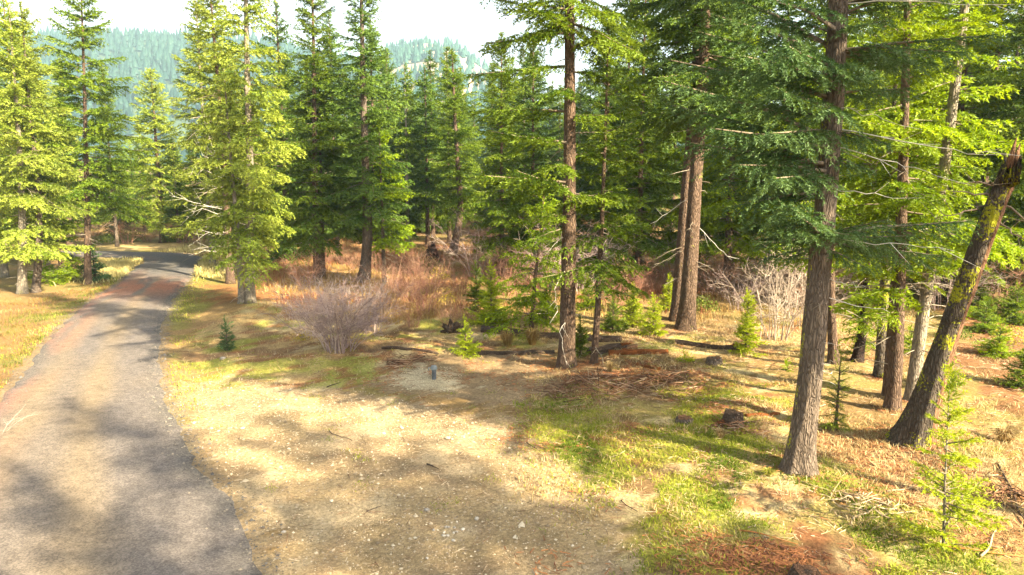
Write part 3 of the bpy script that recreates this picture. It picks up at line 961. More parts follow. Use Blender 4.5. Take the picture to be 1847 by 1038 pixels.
# --- the right
T1 = [(430, 1352, 405, -.5), (445, 1380, 470, .8), (425, 1400, 365, -1.0), (435, 1428, 372, -1.3), (440, 1365, 440, .2), (425, 1600, 400, -.8), (430, 1745, 405, .3), (440, 1690, 470, .8), (445, 1560, 485, -.6), (420, 1530, 430, -1.3), (435, 1650, 430, -.3),
      (330, 1290, 335, .5), (300, 1240, 265, -.3), (310, 1330, 305, -1.0), (280, 1210, 195, .4), (340, 1350, 265, 1.0), (250, 1195, 155, -.8), (345, 1310, 380, -.2), (270, 1290, 240, -1.2), (320, 1395, 330, -1.5),
      (180, 1200, 115, .2), (150, 1260, 65, -.9), (120, 1290, 35, -1.2), (90, 1230, -35, .5), (60, 1340, -20, -1.4), (200, 1390, 165, -1.5), (220, 1290, 180, .9), (160, 1340, 110, -1.7), (240, 1400, 250, -1.6), (130, 1420, 90, -1.7),
      (95, 1790, 72, -.3), (100, 1680, 122, .6), (170, 1640, 165, .5), (235, 1600, 262, -.6), (30, 1700, -30, 0), (10, 1800, -40, -.5), (150, 1580, 135, -1.3), (280, 1570, 310, -.5), (60, 1600, 40, -1.0), (90, 1740, 100, -.9)]
T1D = [[(1500, 232, 0), (1614, 252, -.6), (1700, 268, -.9), (1780, 276, -1.2)], [(1500, 262, 0), (1614, 296, -.3), (1692, 317, -.5)], [(1495, 338, -.1), (1560, 350, -.7), (1635, 359, -1)], [(1505, 190, 0), (1560, 205, -.5), (1627, 226, -.8)],
       [(1480, 503, -.1), (1530, 513, -.3), (1560, 521, -.5)], [(1480, 532, 0), (1550, 552, -.2), (1605, 562, -.3)], [(1475, 615, -.1), (1500, 620, -.2), (1517, 624, -.3)], [(1470, 657, -.1), (1504, 655, -.2)], [(1468, 675, -.1), (1504, 674, -.2)],
       [(1465, 690, -.1), (1500, 688, -.2)], [(1460, 735, -.1), (1492, 734, -.2)], [(1455, 757, -.1), (1488, 757, -.2)], [(1508, 5, -.1), (1650, 3, -.6), (1785, 13, -1.0)], [(1495, 425, -.1), (1580, 440, -.9), (1690, 445, -1.2)]]
tree(1440, 845, 'nearest big fir with a stout grey trunk and dark hanging boughs', 21, 47, [(1452, 760), (1466, 640), (1478, 490), (1490, 360), (1504, 180), (1512, 0)], 8.6, 3.2, 'blue', 'grey', lod='near', style='hang', sides=56, rows=190, dead=8, dead_len=.8, limbs=T1, deadlimbs=T1D, whorl=0.75, top_w=0.2)
tree(1609, 740, 'dark trunked bright fir behind the leaning snag', 13.5, 27, [(1618, 620), (1628, 330), (1637, 0)], 2.9, 2.1, 'bright', 'brown', dead=14, lod='fine', gap=0.42, sides=20, rows=50,
     limbs=[(560, 1530, 590, -.4), (500, 1520, 480, -.6), (430, 1540, 450, .3)])
tree(1586, 680, 'mossy stem at the back of the right hand cluster', 9.5, 20, [(1594, 560), (1600, 400)], 6, 1.4, 'bright', 'mossy', lod='fine', dead=10)
tree(1597, 713, 'thin dark stem tucked behind the dark trunked bright fir', 7.5, 12, [(1604, 600)], 4.5, 1.6, 'bright', 'brown', lod='fine', dead=6)
tree(1643, 724, 'pale grey trunk tilting right over the leaning snag', 14.5, 24, [(1664, 570), (1690, 400), (1712, 240), (1742, 0)], 3.8, 2.0, 'bright', 'pale', dead=22, sides=20, rows=50, lod='fine', gap=0.5, top_w=.35)
tree(1505, 655, 'dark stem seen just behind the nearest big trunk', 9.5, 19, [(1498, 550), (1500, 400)], 6, 1.5, 'mid', 'brown', dead=8)
tree(1546, 652, 'low charcoal trunk sprouting green boughs near the big fir', 4.6, 20, [(1556, 600), (1562, 520)], 1.0, 0.85, 'bright', 'burnt', lod='fine', dead=6)
# --- young firs in the clearing
def young(px, py, hpx, wpx, fol, label, lod='sap', style='stiff', wh=None, name='young_fir', whorl=None):
    P0 = at(px, py)
    sc = P0[1] / F
    hh, rr = hpx * sc, wpx * sc / 2
    return tree(px, py, label, hh, max(2, hpx * 0.05), [], hh * 0.04, rr, fol, 'brown', lod=lod, style=style, dead=0, whorl=whorl or max(0.07, hh * 0.05), per=8, gap=0.03, taper=0.95, top_el=50, low_el=2, name=name, cat='young tree', sides=8, rows=12, belly=0.0)
young(410, 632, 52, 34, 'blue', 'tiny blue green fir alone beside the road', lod='near', whorl=0.07)
young(840, 640, 62, 56, 'lime', 'small bushy fir at the end of the fallen log', lod='near', whorl=0.06)
young(886, 585, 108, 84, 'lime', 'round bright young fir behind the small bushy one', lod='near')
young(860, 562, 84, 60, 'mid', 'green young fir left of the round bright one', lod='near')
young(1178, 606, 68, 56, 'lime', 'young fir in front of the swept foot of the twin trunks', lod='near')
young(1140, 590, 74, 60, 'lime', 'yellow green young fir left of the twin trunks', lod='near')
young(1105, 598, 60, 60, 'mid', 'low young fir between the slender stem and the twin trunks', lod='near')
young(1345, 636, 108, 66, 'lime', 'feathery yellow young fir beside the white barked bush', lod='near')
young(1236, 652, 32, 40, 'lime', 'tiny bright fir seedling beside the short log', lod='near', whorl=0.06)
young(1046, 645, 70, 36, 'mid', 'narrow young fir squeezed between the two middle trunks', lod='near')
young(1507, 775, 150, 62, 'bright', 'thin see through sapling right of the nearest big trunk', style='flat', whorl=0.16)
young(1550, 640, 60, 44, 'bright', 'young fir at the foot of the low charcoal trunk', lod='near')
young(1690, 700, 70, 80, 'mid', 'dark young fir behind the leaning snag', lod='near')
young(1830, 585, 70, 90, 'mid', 'young fir at the right edge in front of dark trees', lod='near')
young(1205, 560, 60, 44, 'lime', 'bright fir seedling behind the twin trunks', lod='near')
young(1775, 600, 60, 70, 'mid', 'low young fir at the far end of the red slope', lod='near')
young(1735, 575, 55, 50, 'bright', 'bright young fir just right of the leaning snag', lod='near')
young(1800, 640, 60, 76, 'bright', 'bright young fir low on the red slope', lod='near')
young(1850, 700, 84, 90, 'mid', 'young fir cut off by the right edge on the red slope', lod='near')
young(1765, 560, 90, 64, 'mid', 'tall young fir at the top of the red slope', lod='near')
young(1640, 640, 44, 60, 'bright', 'low young fir between the right hand trunks', lod='near')
young(1420, 668, 26, 34, 'bright', 'tiny fir seedling left of the nearest big trunk', lod='near', whorl=0.06)
young(1060, 560, 62, 56, 'bright', 'yellow young fir behind the slender stem', lod='near')
young(985, 580, 66, 60, 'mid', 'young fir behind the straight brown trunk', lod='near')
tree(1702, 990, 'spindly sapling with open yellow green whorls at lower right', 2.5, 6.5, [(1704, 880), (1711, 720), (1715, 690)], 0.25, 0.78, 'lime', 'pale', lod='near', style='stiff', dead=0, whorl=0.17, per=5, gap=0.28, taper=0.65, top_el=35, low_el=4, name='young_fir', cat='young tree', sides=8, rows=20)

# --- the leaning snag
def snag():
    P0 = at(1650, 792)
    D = P0[1]
    root = thing('leaning_snag', P0, 'dead leaning trunk with a broken top and yellow lichen', 'dead tree')
    pts = [(1645, 800, 62), (1664, 740, 50), (1697, 640, 39), (1732, 540, 35), (1776, 420, 33), (1811, 330, 30), (1828, 285, 27)]
    path = np.array([atd(x, y, D - 0.15 * k) - P0 for k, (x, y, w) in enumerate(pts)])
    rad = np.array([w * D / F / 2 * 0.93 for x, y, w in pts])
    v, f, c, s, r = trunk_mesh(path, rad, 56, 170, 23, 0.12, 0.55)
    n = 170 * 56
    rs = np.random.RandomState(3)
    # jagged broken top
    topz = np.tile(rs.uniform(-0.45, 0.12, 56), 1)
    ring = np.arange(169 * 56, 170 * 56)
    for k in range(14):
        rr_ = np.arange((169 - k) * 56, (170 - k) * 56)
        v[rr_, 2] += (topz * (1 - k / 14.0) ** 1.5)
    v[-1, 2] -= 0.5
    b = MB(); b.add(v, f)
    b.build('trunk', BARK['mossy'], root, smooth=True)
    # the stripped red strip on the sunny side, proud of the bark
    st = MB()
    rows_, wcols = 60, 9
    sv = []
    for i in range(rows_):
        k = int(8 + i * 160 / rows_)
        base_i = k * 56
        ringv = v[base_i:base_i + 56] - c[k]
        ang = np.arctan2(ringv[:, 1], ringv[:, 0])
        for j in range(wcols):
            a = -1.35 + j * (1.05 + 0.25 * math.sin(i * 0.5)) / (wcols - 1)
            kk = np.argmin(np.abs(((ang - a + math.pi) % (2 * math.pi)) - math.pi))
            bump = 0.0 if j in (0, wcols - 1) else 1.0
            sv.append(c[k] + ringv[kk] * (0.97 + 0.075 * bump + 0.02 * rs.rand() * bump))
    sv = np.array(sv)
    idx = np.arange(rows_ * wcols).reshape(rows_, wcols)
    q = np.stack([idx[:-1, :-1], idx[:-1, 1:], idx[1:, 1:], idx[1:, :-1]], -1).reshape(-1, 4)
    st.add(sv, q)
    tag(st.build('bare_wood', BARK['dead'], root, smooth=True), 'reddish bare wood where the bark has gone')
    for k in range(4):
        sp_ = MB()
        a = k * 1.7 + 0.4
        b0 = c[-3] + np.array([math.cos(a) * r[-1] * .6, math.sin(a) * r[-1] * .6, -0.1])
        hgt = [0.42, 0.25, 0.5, 0.2][k]
        vv, ff = tube(np.array([b0, b0 + (0.02, 0, hgt * .5), b0 + (0.06, 0, hgt)]), [0.055, 0.04, 0.008], 6)
        sp_.add(vv, ff)
        sp_.build('splinter', BARK['dead'], root)
    for pts in [[(1800, 350, -.5), (1760, 350, -.9), (1700, 345, -1.3)], [(1800, 365, -.5), (1740, 380, -.7), (1690, 395, -.9)], [(1815, 370, -.6), (1850, 400, -.7), (1890, 420, -.8)], [(1790, 390, -.5), (1830, 420, -1), (1870, 450, -1.3)], [(1805, 340, -.6), (1770, 325, -1), (1730, 330, -1.2)]]:
        a = np.array([atd(x, y, D + o) - P0 for x, y, o in pts])
        pa = np.column_stack([np.interp(np.linspace(0, 2, 9), range(3), a[:, k]) for k in range(3)]) + rs.normal(0, 0.02, (9, 3))
        bb = MB(); vv, ff = tube(pa, np.linspace(0.022, 0.004, 9), 5); bb.add(vv, ff, 0, .3)
        for _ in range(9):
            k = rs.randint(2, 9)
            p2 = pa[k] + rs.normal(0, 0.6, 3)[None] * (np.linspace(0, 1, 4) * 0.35)[:, None]
            vv, ff = tube(p2, np.linspace(0.007, 0.002, 4), 3, False); bb.add(vv, ff, 0, rs.rand())
        bb.build('dead_branch', TWIG, root)
snag()

# ------------------------------------------------------------------ the forest behind
rs = np.random.RandomState(77)
masters = []
for k, (Hh, Rm, fo, z0) in enumerate([(15, 2.9, 'mid', 2.4), (17, 3.2, 'dark', 2.8), (14, 2.8, 'bright', 2.0), (16, 2.5, 'dark', 4.5), (18, 3.2, 'mid', 3.6), (13, 3.0, 'dark', 1.2), (15.5, 2.8, 'gold', 2.6)]):
    masters.append([Hh, Rm, fo, z0, None])
LM = [(30, 'the left edge'), (155, 'the tall left verge fir'), (300, 'the road bend'), (450, 'the golden fir'), (573, 'the dense green fir'), (656, 'the kinked trunk'), (783, 'the charred stump'), (886, 'the round bright young fir'),
      (1025, 'the straight brown trunk'), (1085, 'the slender dark stem'), (1240, 'the twin trunks'), (1345, 'the feathery yellow young fir'), (1480, 'the nearest big trunk'), (1620, 'the dark trunked bright fir'), (1725, 'the pale tilting trunk'), (1830, 'the broken top of the snag')]
def beside(x, y):
    px = W / 2 + F * x / y
    a, nm = min(LM, key=lambda q: abs(q[0] - px))
    return ('straight behind ' if abs(px - a) < 14 else 'left of ' if px < a else 'right of ') + nm
LOOK = ['green', 'dark broad', 'bright green', 'dark bare stemmed', 'tall green', 'dark low branched', 'golden']
def forest_tree(x, y, Hw, label, group, rs, kinds=(0, 1, 2, 3, 4, 5), auto=True):
    k = int(rs.choice(kinds))
    if y > 20 and auto:
        label = LOOK[k] + ' ' + label + (', nearer, ' if y < 66 else ', farther, ') + beside(x, y)
    mrec = masters[k]
    z = tz(x, y)
    if mrec[4] is None:
        mrec[4] = tree(0, 0, label, mrec[0], 0.36 / (y / F), [], mrec[3], mrec[1], mrec[2], ['brown', 'grey', 'brown', 'brown', 'grey', 'brown', 'pale'][k], lod='mid', per=6, whorl=0.42, seed=900 + k, group=group, base=(x, y, z), dead=14, dead_len=1.6)
        mrec[4].scale = (Hw / mrec[0],) * 3
        return
    copy_tree(mrec[4], (x, y, z), rs.rand() * 6.28, Hw / mrec[0], label, group)
def scatter(n, xr, yr, hr, label, group, kinds, mind=2.4, seed=1, avoid_road=True):
    rs = np.random.RandomState(seed)
    pts = []
    tries = 0
    while len(pts) < n and tries < n * 60:
        tries += 1
        y = rs.uniform(*yr)
        px = rs.uniform(*xr)
        x = (px - W / 2) / F * y
        if any((x - a) ** 2 + (y - b) ** 2 < mind ** 2 for a, b in pts):
            continue
        if road_dist(np.array([[x, y]]))[0] < 2.5:
            continue
        pts.append((x, y))
        forest_tree(x, y, rs.uniform(*hr), label, group, rs, kinds)
for px, py, Hh, k, lb in [(1150, 520, 14.5, 0, 'leafy fir filling the gap left of the twin trunks'), (1310, 525, 15, 2, 'yellow green fir right behind the twin trunks'), (1395, 505, 16, 1, 'shaded fir between the twin trunks and the big fir'),
                          (1555, 560, 16.5, 2, 'tall bright fir behind the right hand cluster'), (1700, 545, 17, 2, 'sunlit fir behind the top of the pale tilting trunk'), (1790, 520, 17, 1, 'dark fir behind the broken top of the snag'),
                          (1846, 560, 16, 0, 'fir cut off by the right edge above the snag'), (905, 500, 12.5, 0, 'fir half hidden behind the drooping light green fir'), (212, 446, 13.6, 4, 'bushy fir between the tall left fir and the road bend'),
                          (10, 500, 15, 6, 'leafy fir cut off by the left edge'), (384, 480, 16.5, 6, 'golden fir top rising behind the bare limbed trunk'), (610, 470, 15.5, 1, 'dark fir filling the gap behind the dense green fir'), (520, 468, 16, 5, 'shaded fir behind the golden fir'),
                          (1255, 500, 15, 2, 'bright fir glimpsed between the twin trunks and the yellow green fir'), (1090, 500, 13.5, 5, 'dark fir behind the slender dark stem'), (1620, 520, 17, 4, 'green fir at the back of the right hand cluster'), (1460, 525, 16, 2, 'bright fir directly behind the nearest big trunk'),
                          (960, 490, 13, 5, 'dark low fir behind the drooping light green fir'), (85, 478, 14, 6, 'golden fir between the two left verge trunks'), (1755, 535, 16, 5, 'dark low fir left of the snag top behind the red slope'), (1835, 515, 18, 1, 'tall dark fir at the right edge behind the snag'), (1890, 560, 15, 5, 'dark fir bough mass at the right edge')]:
    p = at(px, py)
    forest_tree(p[0], p[1], Hh, lb, None, rs, (k,), False)
scatter(76, (690, 1210), (56, 130), (13, 18), 'conifer of the back stand', 'stand behind the clearing', (0, 1, 3, 5), seed=2)
scatter(64, (1100, 1990), (40, 110), (15, 21), 'conifer of the forest', 'forest behind the right hand trees', (0, 1, 1, 3, 4), seed=3)
scatter(30, (380, 720), (52, 110), (13, 16.5), 'conifer of the stand', 'stand behind the golden fir', (1, 3, 5, 0), seed=4)
scatter(16, (-160, 130), (38, 80), (12, 17), 'fir of the stand', 'stand behind the left verge', (0, 2, 6, 4), seed=6)
scatter(40, (90, 430), (57, 110), (6.5, 11), 'fir beyond the bend', 'row beyond the road bend', (0, 5, 2, 1), seed=7)
# trees standing right of and behind the camera: they shade the road and the clearing
sparse = None
for k, (x, y, Hh) in enumerate([(17, -5.2, 22), (22.5, -6.4, 21), (20, -10, 22), (14, -8, 18), (25, -9.5, 23), (9, -5, 15), (26, -14, 22), (26.5, 9.2, 10), (30, -13.5, 24), (21.5, -8.6, 24), (22, -12, 22)]):
    lb = 'conifer outside the picture whose shadow falls on the clearing'
    if sparse is None:
        sparse = tree(0, 0, lb, 17, 0.40 * F / y, [], 3.5, 2.5, 'mid', 'brown', lod='back', seed=950, group='conifers beside the viewpoint', base=(x, y, tz(x, y)), dead=16, dead_len=1.4, gap=0.5, whorl=0.55)
    else:
        copy_tree(sparse, (x, y, tz(x, y)), k * 1.7, Hh / 17, lb, 'conifers beside the viewpoint')
tree(0, 0, 'high crowned fir outside the right edge that shades the big fir', 22, 34 * 2.6, [], 9.5, 3.0, 'dark', 'grey', lod='back', seed=555, base=(14.6, 4.8, tz(14.6, 4.8)), dead=10)
# ------------------------------------------------------------------ bare shrubs and bushes
def shrub_mesh(seed, hgt, rad, stems, mats, fork=5, twig=5, r0=0.012, spread=1.0, tin=(0, 1)):
    rs = np.random.RandomState(seed)
    mb = MB()
    for _ in range(stems):
        a = rs.rand() * 6.28
        b0 = np.array([math.cos(a), math.sin(a), 0]) * rad * 0.28 * rs.rand() ** 0.5
        a2 = a + rs.uniform(-.5, .5)
        out_ = rs.uniform(0.15, 1.0) * spread
        L_ = hgt * rs.uniform(0.65, 1.1)
        t = np.linspace(0, 1, 7)
        path = b0 + np.column_stack([np.cos(a2) * out_ * rad * t ** 1.3, np.sin(a2) * out_ * rad * t ** 1.3, L_ * (t - 0.18 * out_ * t ** 2)]) + np.cumsum(rs.normal(0, 0.042 * hgt, (7, 3)), 0) * t[:, None]
        tone = rs.uniform(*tin)
        v, f = tube(path, np.linspace(r0, r0 * 0.3, 7), 4, False)
        mb.add(v, f, 0, tone)
        for _ in range(fork):
            k = rs.randint(2, 6)
            d = path[k + 1] - path[k]; d /= np.linalg.norm(d)
            d = d + rs.normal(0, 0.8, 3); d[2] = abs(d[2]) * 0.6; d /= np.linalg.norm(d)
            l2 = L_ * rs.uniform(0.2, 0.45)
            p2 = path[k] + d[None] * (np.linspace(0, 1, 4) * l2)[:, None] + np.vstack([np.zeros(3), rs.normal(0, 0.06 * l2, (3, 3))])
            v, f = tube(p2, np.linspace(r0 * 0.5, r0 * 0.2, 4), 3, False)
            mb.add(v, f, 0, tone)
            for _ in range(twig):
                kk = rs.randint(1, 4)
                d3 = d + rs.normal(0, 0.6, 3); d3 /= np.linalg.norm(d3)
                l3 = l2 * rs.uniform(0.25, 0.6)
                p3 = p2[kk] + d3[None] * (np.linspace(0, 1, 3) * l3)[:, None]
                v, f = tube(p3, np.linspace(r0 * 0.26, r0 * 0.14, 3), 3, False)
                mb.add(v, f, 0, np.clip(tone + 0.1, 0, 1))
    return mb
PURPLE = tinted('mauve_twigs', [(0.19, 0.13, 0.12), (0.32, 0.23, 0.215), (0.47, 0.37, 0.32)], 0.9)
REDTW = tinted('rust_twigs', [(0.19, 0.085, 0.06), (0.31, 0.15, 0.10), (0.42, 0.27, 0.18)], 0.9)
WHITEB = tinted('white_barked_twigs', [(0.25, 0.19, 0.145), (0.42, 0.34, 0.27)], 0.85)
def shrub(px, py, label, mesh_, group=None, rot=0, sc=1.0, name='bare_shrub', cat='shrub'):
    p = at(px, py)
    o = link(name, mesh_)
    o.location = p; o.rotation_euler = (0, 0, rot); o.scale = (sc, sc, sc)
    return tag(o, label, cat, group)
shrub(612, 632, 'big mauve bare shrub with pale stems at the clearing edge', shrub_mesh(3, 2.05, 1.65, 52, None, 8, 7, 0.014, 1.0).data('bare_shrub', [PURPLE]))
shrub(560, 610, 'lower mauve shrub on the left flank of the big bare one', shrub_mesh(5, 1.6, 1.2, 34, None, 6, 6, 0.010).data('bare_shrub', [PURPLE]))
shrub(668, 600, 'mauve shrub behind the right flank of the big bare one', shrub_mesh(6, 1.7, 1.3, 34, None, 6, 6, 0.010).data('bare_shrub', [PURPLE]))
shrub(1395, 612, 'white barked bare bush beside the feathery yellow young fir', shrub_mesh(8, 2.6, 1.5, 22, None, 6, 5, 0.017, 0.9).data('bare_shrub', [WHITEB]))
shrub(1440, 590, 'pale bare bush just left of the nearest big trunk', shrub_mesh(9, 2.4, 1.2, 16, None, 6, 5, 0.015).data('bare_shrub', [WHITEB]))
shrub(-4, 790, 'bleached bare twigs poking in at the left edge', shrub_mesh(10, 0.62, 0.5, 14, None, 4, 4, 0.006, 1.3).data('bare_shrub', [WHITEB]))
red = [shrub_mesh(20 + k, 1.5, 1.1, 30, None, 5, 5, 0.008, 0.9).data('rust_shrub', [REDTW]) for k in range(3)]
mau = [shrub_mesh(30 + k, 1.9, 1.3, 26, None, 6, 5, 0.011, 0.9).data('thicket_shrub', [PURPLE]) for k in range(3)]
rs = np.random.RandomState(12)
for k, (px, py) in enumerate([(700, 560), (735, 545), (770, 568), (810, 590), (745, 590), (780, 535), (715, 520), (680, 490), (830, 530), (620, 478), (640, 490), (590, 480), (760, 500), (550, 520), (800, 470), (720, 470)]):
    shrub(px, py, 'rust coloured bare shrub, ' + ['front', 'middle', 'rear'][0 if py > 540 else 1 if py > 495 else 2] + ' of the thicket, ' + beside(px - W / 2, F), red[k % 3], 'rust shrubs behind the mauve shrub', rs.rand() * 6, rs.uniform(0.7, 1.25))
for k, (px, py) in enumerate([(860, 500), (880, 480), (915, 530), (940, 490), (1000, 520), (1050, 530), (1100, 520), (1140, 540), (1180, 530), (1290, 540), (1330, 560), (1380, 545), (1420, 540), (1110, 560), (870, 460), (1460, 560), (1540, 550), (1700, 560), (1760, 540), (1820, 530), (1800, 560), (980, 550), (1220, 520)]):
    shrub(px, py, 'leafless shrub at the forest edge, ' + ('nearer, ' if py > 535 else 'farther, ') + beside(px - W / 2, F), (mau + red)[(k * 5) % 6], 'leafless shrubs before the back forest', rs.rand() * 6, rs.uniform(0.8, 1.5))
for k, (px, py) in enumerate([(165, 442), (230, 440), (265, 437), (330, 440), (360, 446)]):
    shrub(px, py, ['first', 'second', 'third', 'fourth', 'fifth'][k] + ' rusty bare bush from the left beyond the road bend', red[k % 3], 'rusty bushes beyond the road bend', rs.rand() * 6, rs.uniform(0.9, 1.4))

def leafy_mesh(seed, n, rx, rz, size, mats):
    rs = np.random.RandomState(seed)
    mb = MB()
    d = rs.normal(0, 1, (n, 3)); d /= np.linalg.norm(d, axis=1)[:, None]
    rr = rs.rand(n) ** 0.5
    c = d * rr[:, None] * np.array([rx, rx, rz]) ; c[:, 2] = np.abs(c[:, 2]) * 0.9 + 0.05
    a = rs.normal(0, 1, (n, 3)); a /= np.linalg.norm(a, axis=1)[:, None]
    b = np.cross(a, rs.normal(0, 1, (n, 3))); b /= np.linalg.norm(b, axis=1)[:, None]
    s = size * rs.uniform(0.6, 1.3, (n, 1))
    V = np.stack([c - a * s, c + b * s * .6, c + a * s, c - b * s * .6], 1).reshape(-1, 3)
    i = np.arange(n) * 4
    f = np.concatenate([np.column_stack([i, i + 1, i + 2]), np.column_stack([i, i + 2, i + 3])])
    mb.add(V, f, 0, np.repeat(rs.rand(n), 4))
    for k in range(14):
        p = c[rs.randint(n)]
        v, f = tube(np.array([[p[0] * .15, p[1] * .15, -0.05], p * np.array([.6, .6, .5]), p]), [0.008, 0.006, 0.003], 3, False)
        mb.add(v, f, 1, 0.5)
    return mb.data('leafy_shrub', mats)
YEL = tinted('yellow_leaves', [(0.34, 0.27, 0.02), (0.52, 0.40, 0.03)], 0.6, 0.3)
GRL = tinted('green_leaves', [(0.08, 0.13, 0.02), (0.19, 0.22, 0.03)], 0.6, 0.35)
yl = leafy_mesh(1, 420, 0.7, 0.8, 0.035, [YEL, TWIG]); gl = leafy_mesh(2, 700, 0.8, 0.7, 0.045, [GRL, TWIG])
for k, (px, py, me_, lb, sc) in enumerate([(800, 548, yl, 'yellow leaved bush left of the green young fir', 0.9), (796, 505, yl, 'small yellow leaved bush behind the rust shrubs', 1.0), (775, 482, gl, 'low green bush below the charred stump', 1.0), (675, 478, gl, 'low green bush between the kinked trunk and the slim fir', 0.9),
                                    (545, 615, yl, 'yellow leaf scrub under the mauve shrubs', 0.55), (240, 436, gl, 'green bush in the middle beyond the road bend', 1.6), (320, 437, gl, 'green bush right of the broad pale fir beyond the bend', 1.7), (185, 440, gl, 'green bush at the left beyond the road bend', 1.3), (1265, 560, gl, 'bright leafy bush right of the twin trunks', .9), (1790, 575, gl, 'green bush at the top of the red slope', 1.0), (1825, 620, yl, 'yellow leaved scrub on the red slope', .8), (1720, 610, gl, 'green bush behind the leaning snag', .7)]):
    shrub(px, py, lb, me_, None, k, sc, 'leafy_shrub')

# ------------------------------------------------------------------ logs, stumps, root wads, sticks, stones and the pipe
def log(px1, py1, px2, py2, wpx, label, mat='log', name='fallen_log', seed=1, red_end=False, jag=0.0):
    a, b = at(px1, py1), at(px2, py2)
    r = wpx * (a[1] + b[1]) / 2 / F / 2
    P0 = (a + b) / 2
    t = np.linspace(0, 1, 8)
    rs = np.random.RandomState(seed)
    path = np.array([a + (b - a) * k for k in t]) - P0
    for k in range(8):
        path[k, 2] = tz(path[k, 0] + P0[0], path[k, 1] + P0[1]) - P0[2] + r * 0.45
    path[1:-1] += rs.normal(0, 0.012, (6, 3))
    root = thing(name, P0, label, 'log')
    v, f, c, s, rr = trunk_mesh(path, np.linspace(r * 1.08, r * 0.85, 8), 16, 40, seed, 0.16, 0.0)
    mb = MB(); mb.add(v, f)
    mb.build('trunk', BARK[mat], root, smooth=True)
    if red_end:
        e = MB()
        d = (path[-1] - path[-2]); d /= np.linalg.norm(d)
        for k in range(7):
            o_ = path[-1] + rs.normal(0, r * 0.4, 3)
            vv, ff = tube(np.array([o_ - d * 0.2, o_ + d * rs.uniform(0.02, 0.16)]), [r * 0.45, r * 0.12], 5); e.add(vv, ff)
        tag(e.build('broken_end', BARK['rot'], root), 'splintered red broken end')
    return root
log(870, 598, 1120, 616, 15, 'long dark fallen log behind the straight brown trunk', seed=2)
log(862, 640, 1000, 638, 10, 'dark fallen log right of the small bushy fir', seed=3)
log(1218, 620, 1335, 632, 11, 'short dark log lying right of the red rotten wood', seed=4, red_end=True)
log(690, 630, 790, 640, 6, 'dark half buried log behind the pipe', seed=5)
log(1062, 640, 1128, 628, 17, 'broken brown log with a red end by the slender stem', 'log', seed=6, red_end=True)
log(1090, 632, 1150, 628, 10, 'pale split slab lying on the broken brown log', 'dead', seed=7)
log(1098, 640, 1205, 638, 12, 'crumbling orange rotten log in the clearing', 'rot', seed=8)
log(1150, 660, 1190, 668, 8, 'small scrap of rust red rotten wood below the orange log', 'rot', seed=9, name='rotten_wood')

def stump(px, py, wpx, hpx, label, mat='grey', seed=1, tilt=0.0, jag=0.3, top=True, name='tree_stump'):
    P0 = at(px, py)
    sc = P0[1] / F
    r, h = wpx * sc / 2, hpx * sc
    root = thing(name, P0, label, 'stump')
    rs = np.random.RandomState(seed)
    path = np.array([[0, 0, -0.1], [tilt * h * .4, 0, h * 0.5], [tilt * h, 0, h]])
    v, f, c, s, rr = trunk_mesh(path, [r, r * 0.9, r * 0.85], 22, 16, seed, 0.16, 0.45)
    tp = rs.uniform(-jag, jag * 0.4, 22) * h
    v[15 * 22:16 * 22, 2] += tp
    v[14 * 22:15 * 22, 2] += tp * 0.5
    body = f[np.all(f < 16 * 22, axis=1)]
    mb = MB(); mb.add(v, f)
    mb.build('bark', BARK[mat], root, smooth=False)
    if top:
        t = MB()
        ringv = v[15 * 22:16 * 22] * np.array([0.86, 0.86, 1]) + np.array([0, 0, 0.012])
        cen = ringv.mean(0)
        vv = np.vstack([ringv, cen])
        t.add(vv, np.array([(k, (k + 1) % 22, 22) for k in range(22)]))
        t.build('cut_top', BARK['dead'], root)
    return root
stump(1287, 656, 26, 12, 'low grey stump with a broken edge in the clearing', 'grey', 2)
stump(1322, 762, 34, 22, 'dark stump spilling red rotten wood left of the nearest trunk', 'log', 3, 0.1, 0.35, False)
log(1296, 768, 1318, 758, 11, 'chunk of red rotten wood fallen from the dark stump', 'rot', seed=19, name='rotten_wood')
log(1345, 752, 1405, 748, 7, 'rust red rotten strip right of the dark stump', 'rot', seed=20, name='rotten_wood')
stump(1235, 762, 30, 9, 'low weathered stump among the green grass', 'grey', 4)
stump(1452, 1052, 60, 26, 'half buried stump cut by the bottom edge', 'brown', 5, 0.1)
stump(783, 470, 20, 26, 'pointed charred stump in the rust shrubs', 'burnt', 6, -0.25, 1.1, False)

def rootwad(px, py, spx, label, seed=1):
    P0 = at(px, py)
    s = spx * P0[1] / F
    rs = np.random.RandomState(seed)
    root = thing('root_wad', P0, label, 'roots')
    for k in range(16):
        a = rs.uniform(-0.5, 3.6)
        L_ = s * rs.uniform(0.35, 0.7)
        t = np.linspace(0, 1, 5)
        d = np.array([math.cos(a), rs.uniform(-.5, .5), abs(math.sin(a)) * 1.0])
        p = d[None] * (t * L_)[:, None] + np.cumsum(rs.normal(0, 0.05 * L_, (5, 3)), 0)
        p[:, 2] = np.abs(p[:, 2]) + 0.02
        mb = MB(); v, f = tube(p, np.linspace(0.17 * s, 0.05 * s, 5), 7); mb.add(v, f)
        mb.build('root', BARK['log'], root, smooth=True)
rootwad(815, 600, 38, 'tangle of dark upturned roots behind the small bushy fir', 4)

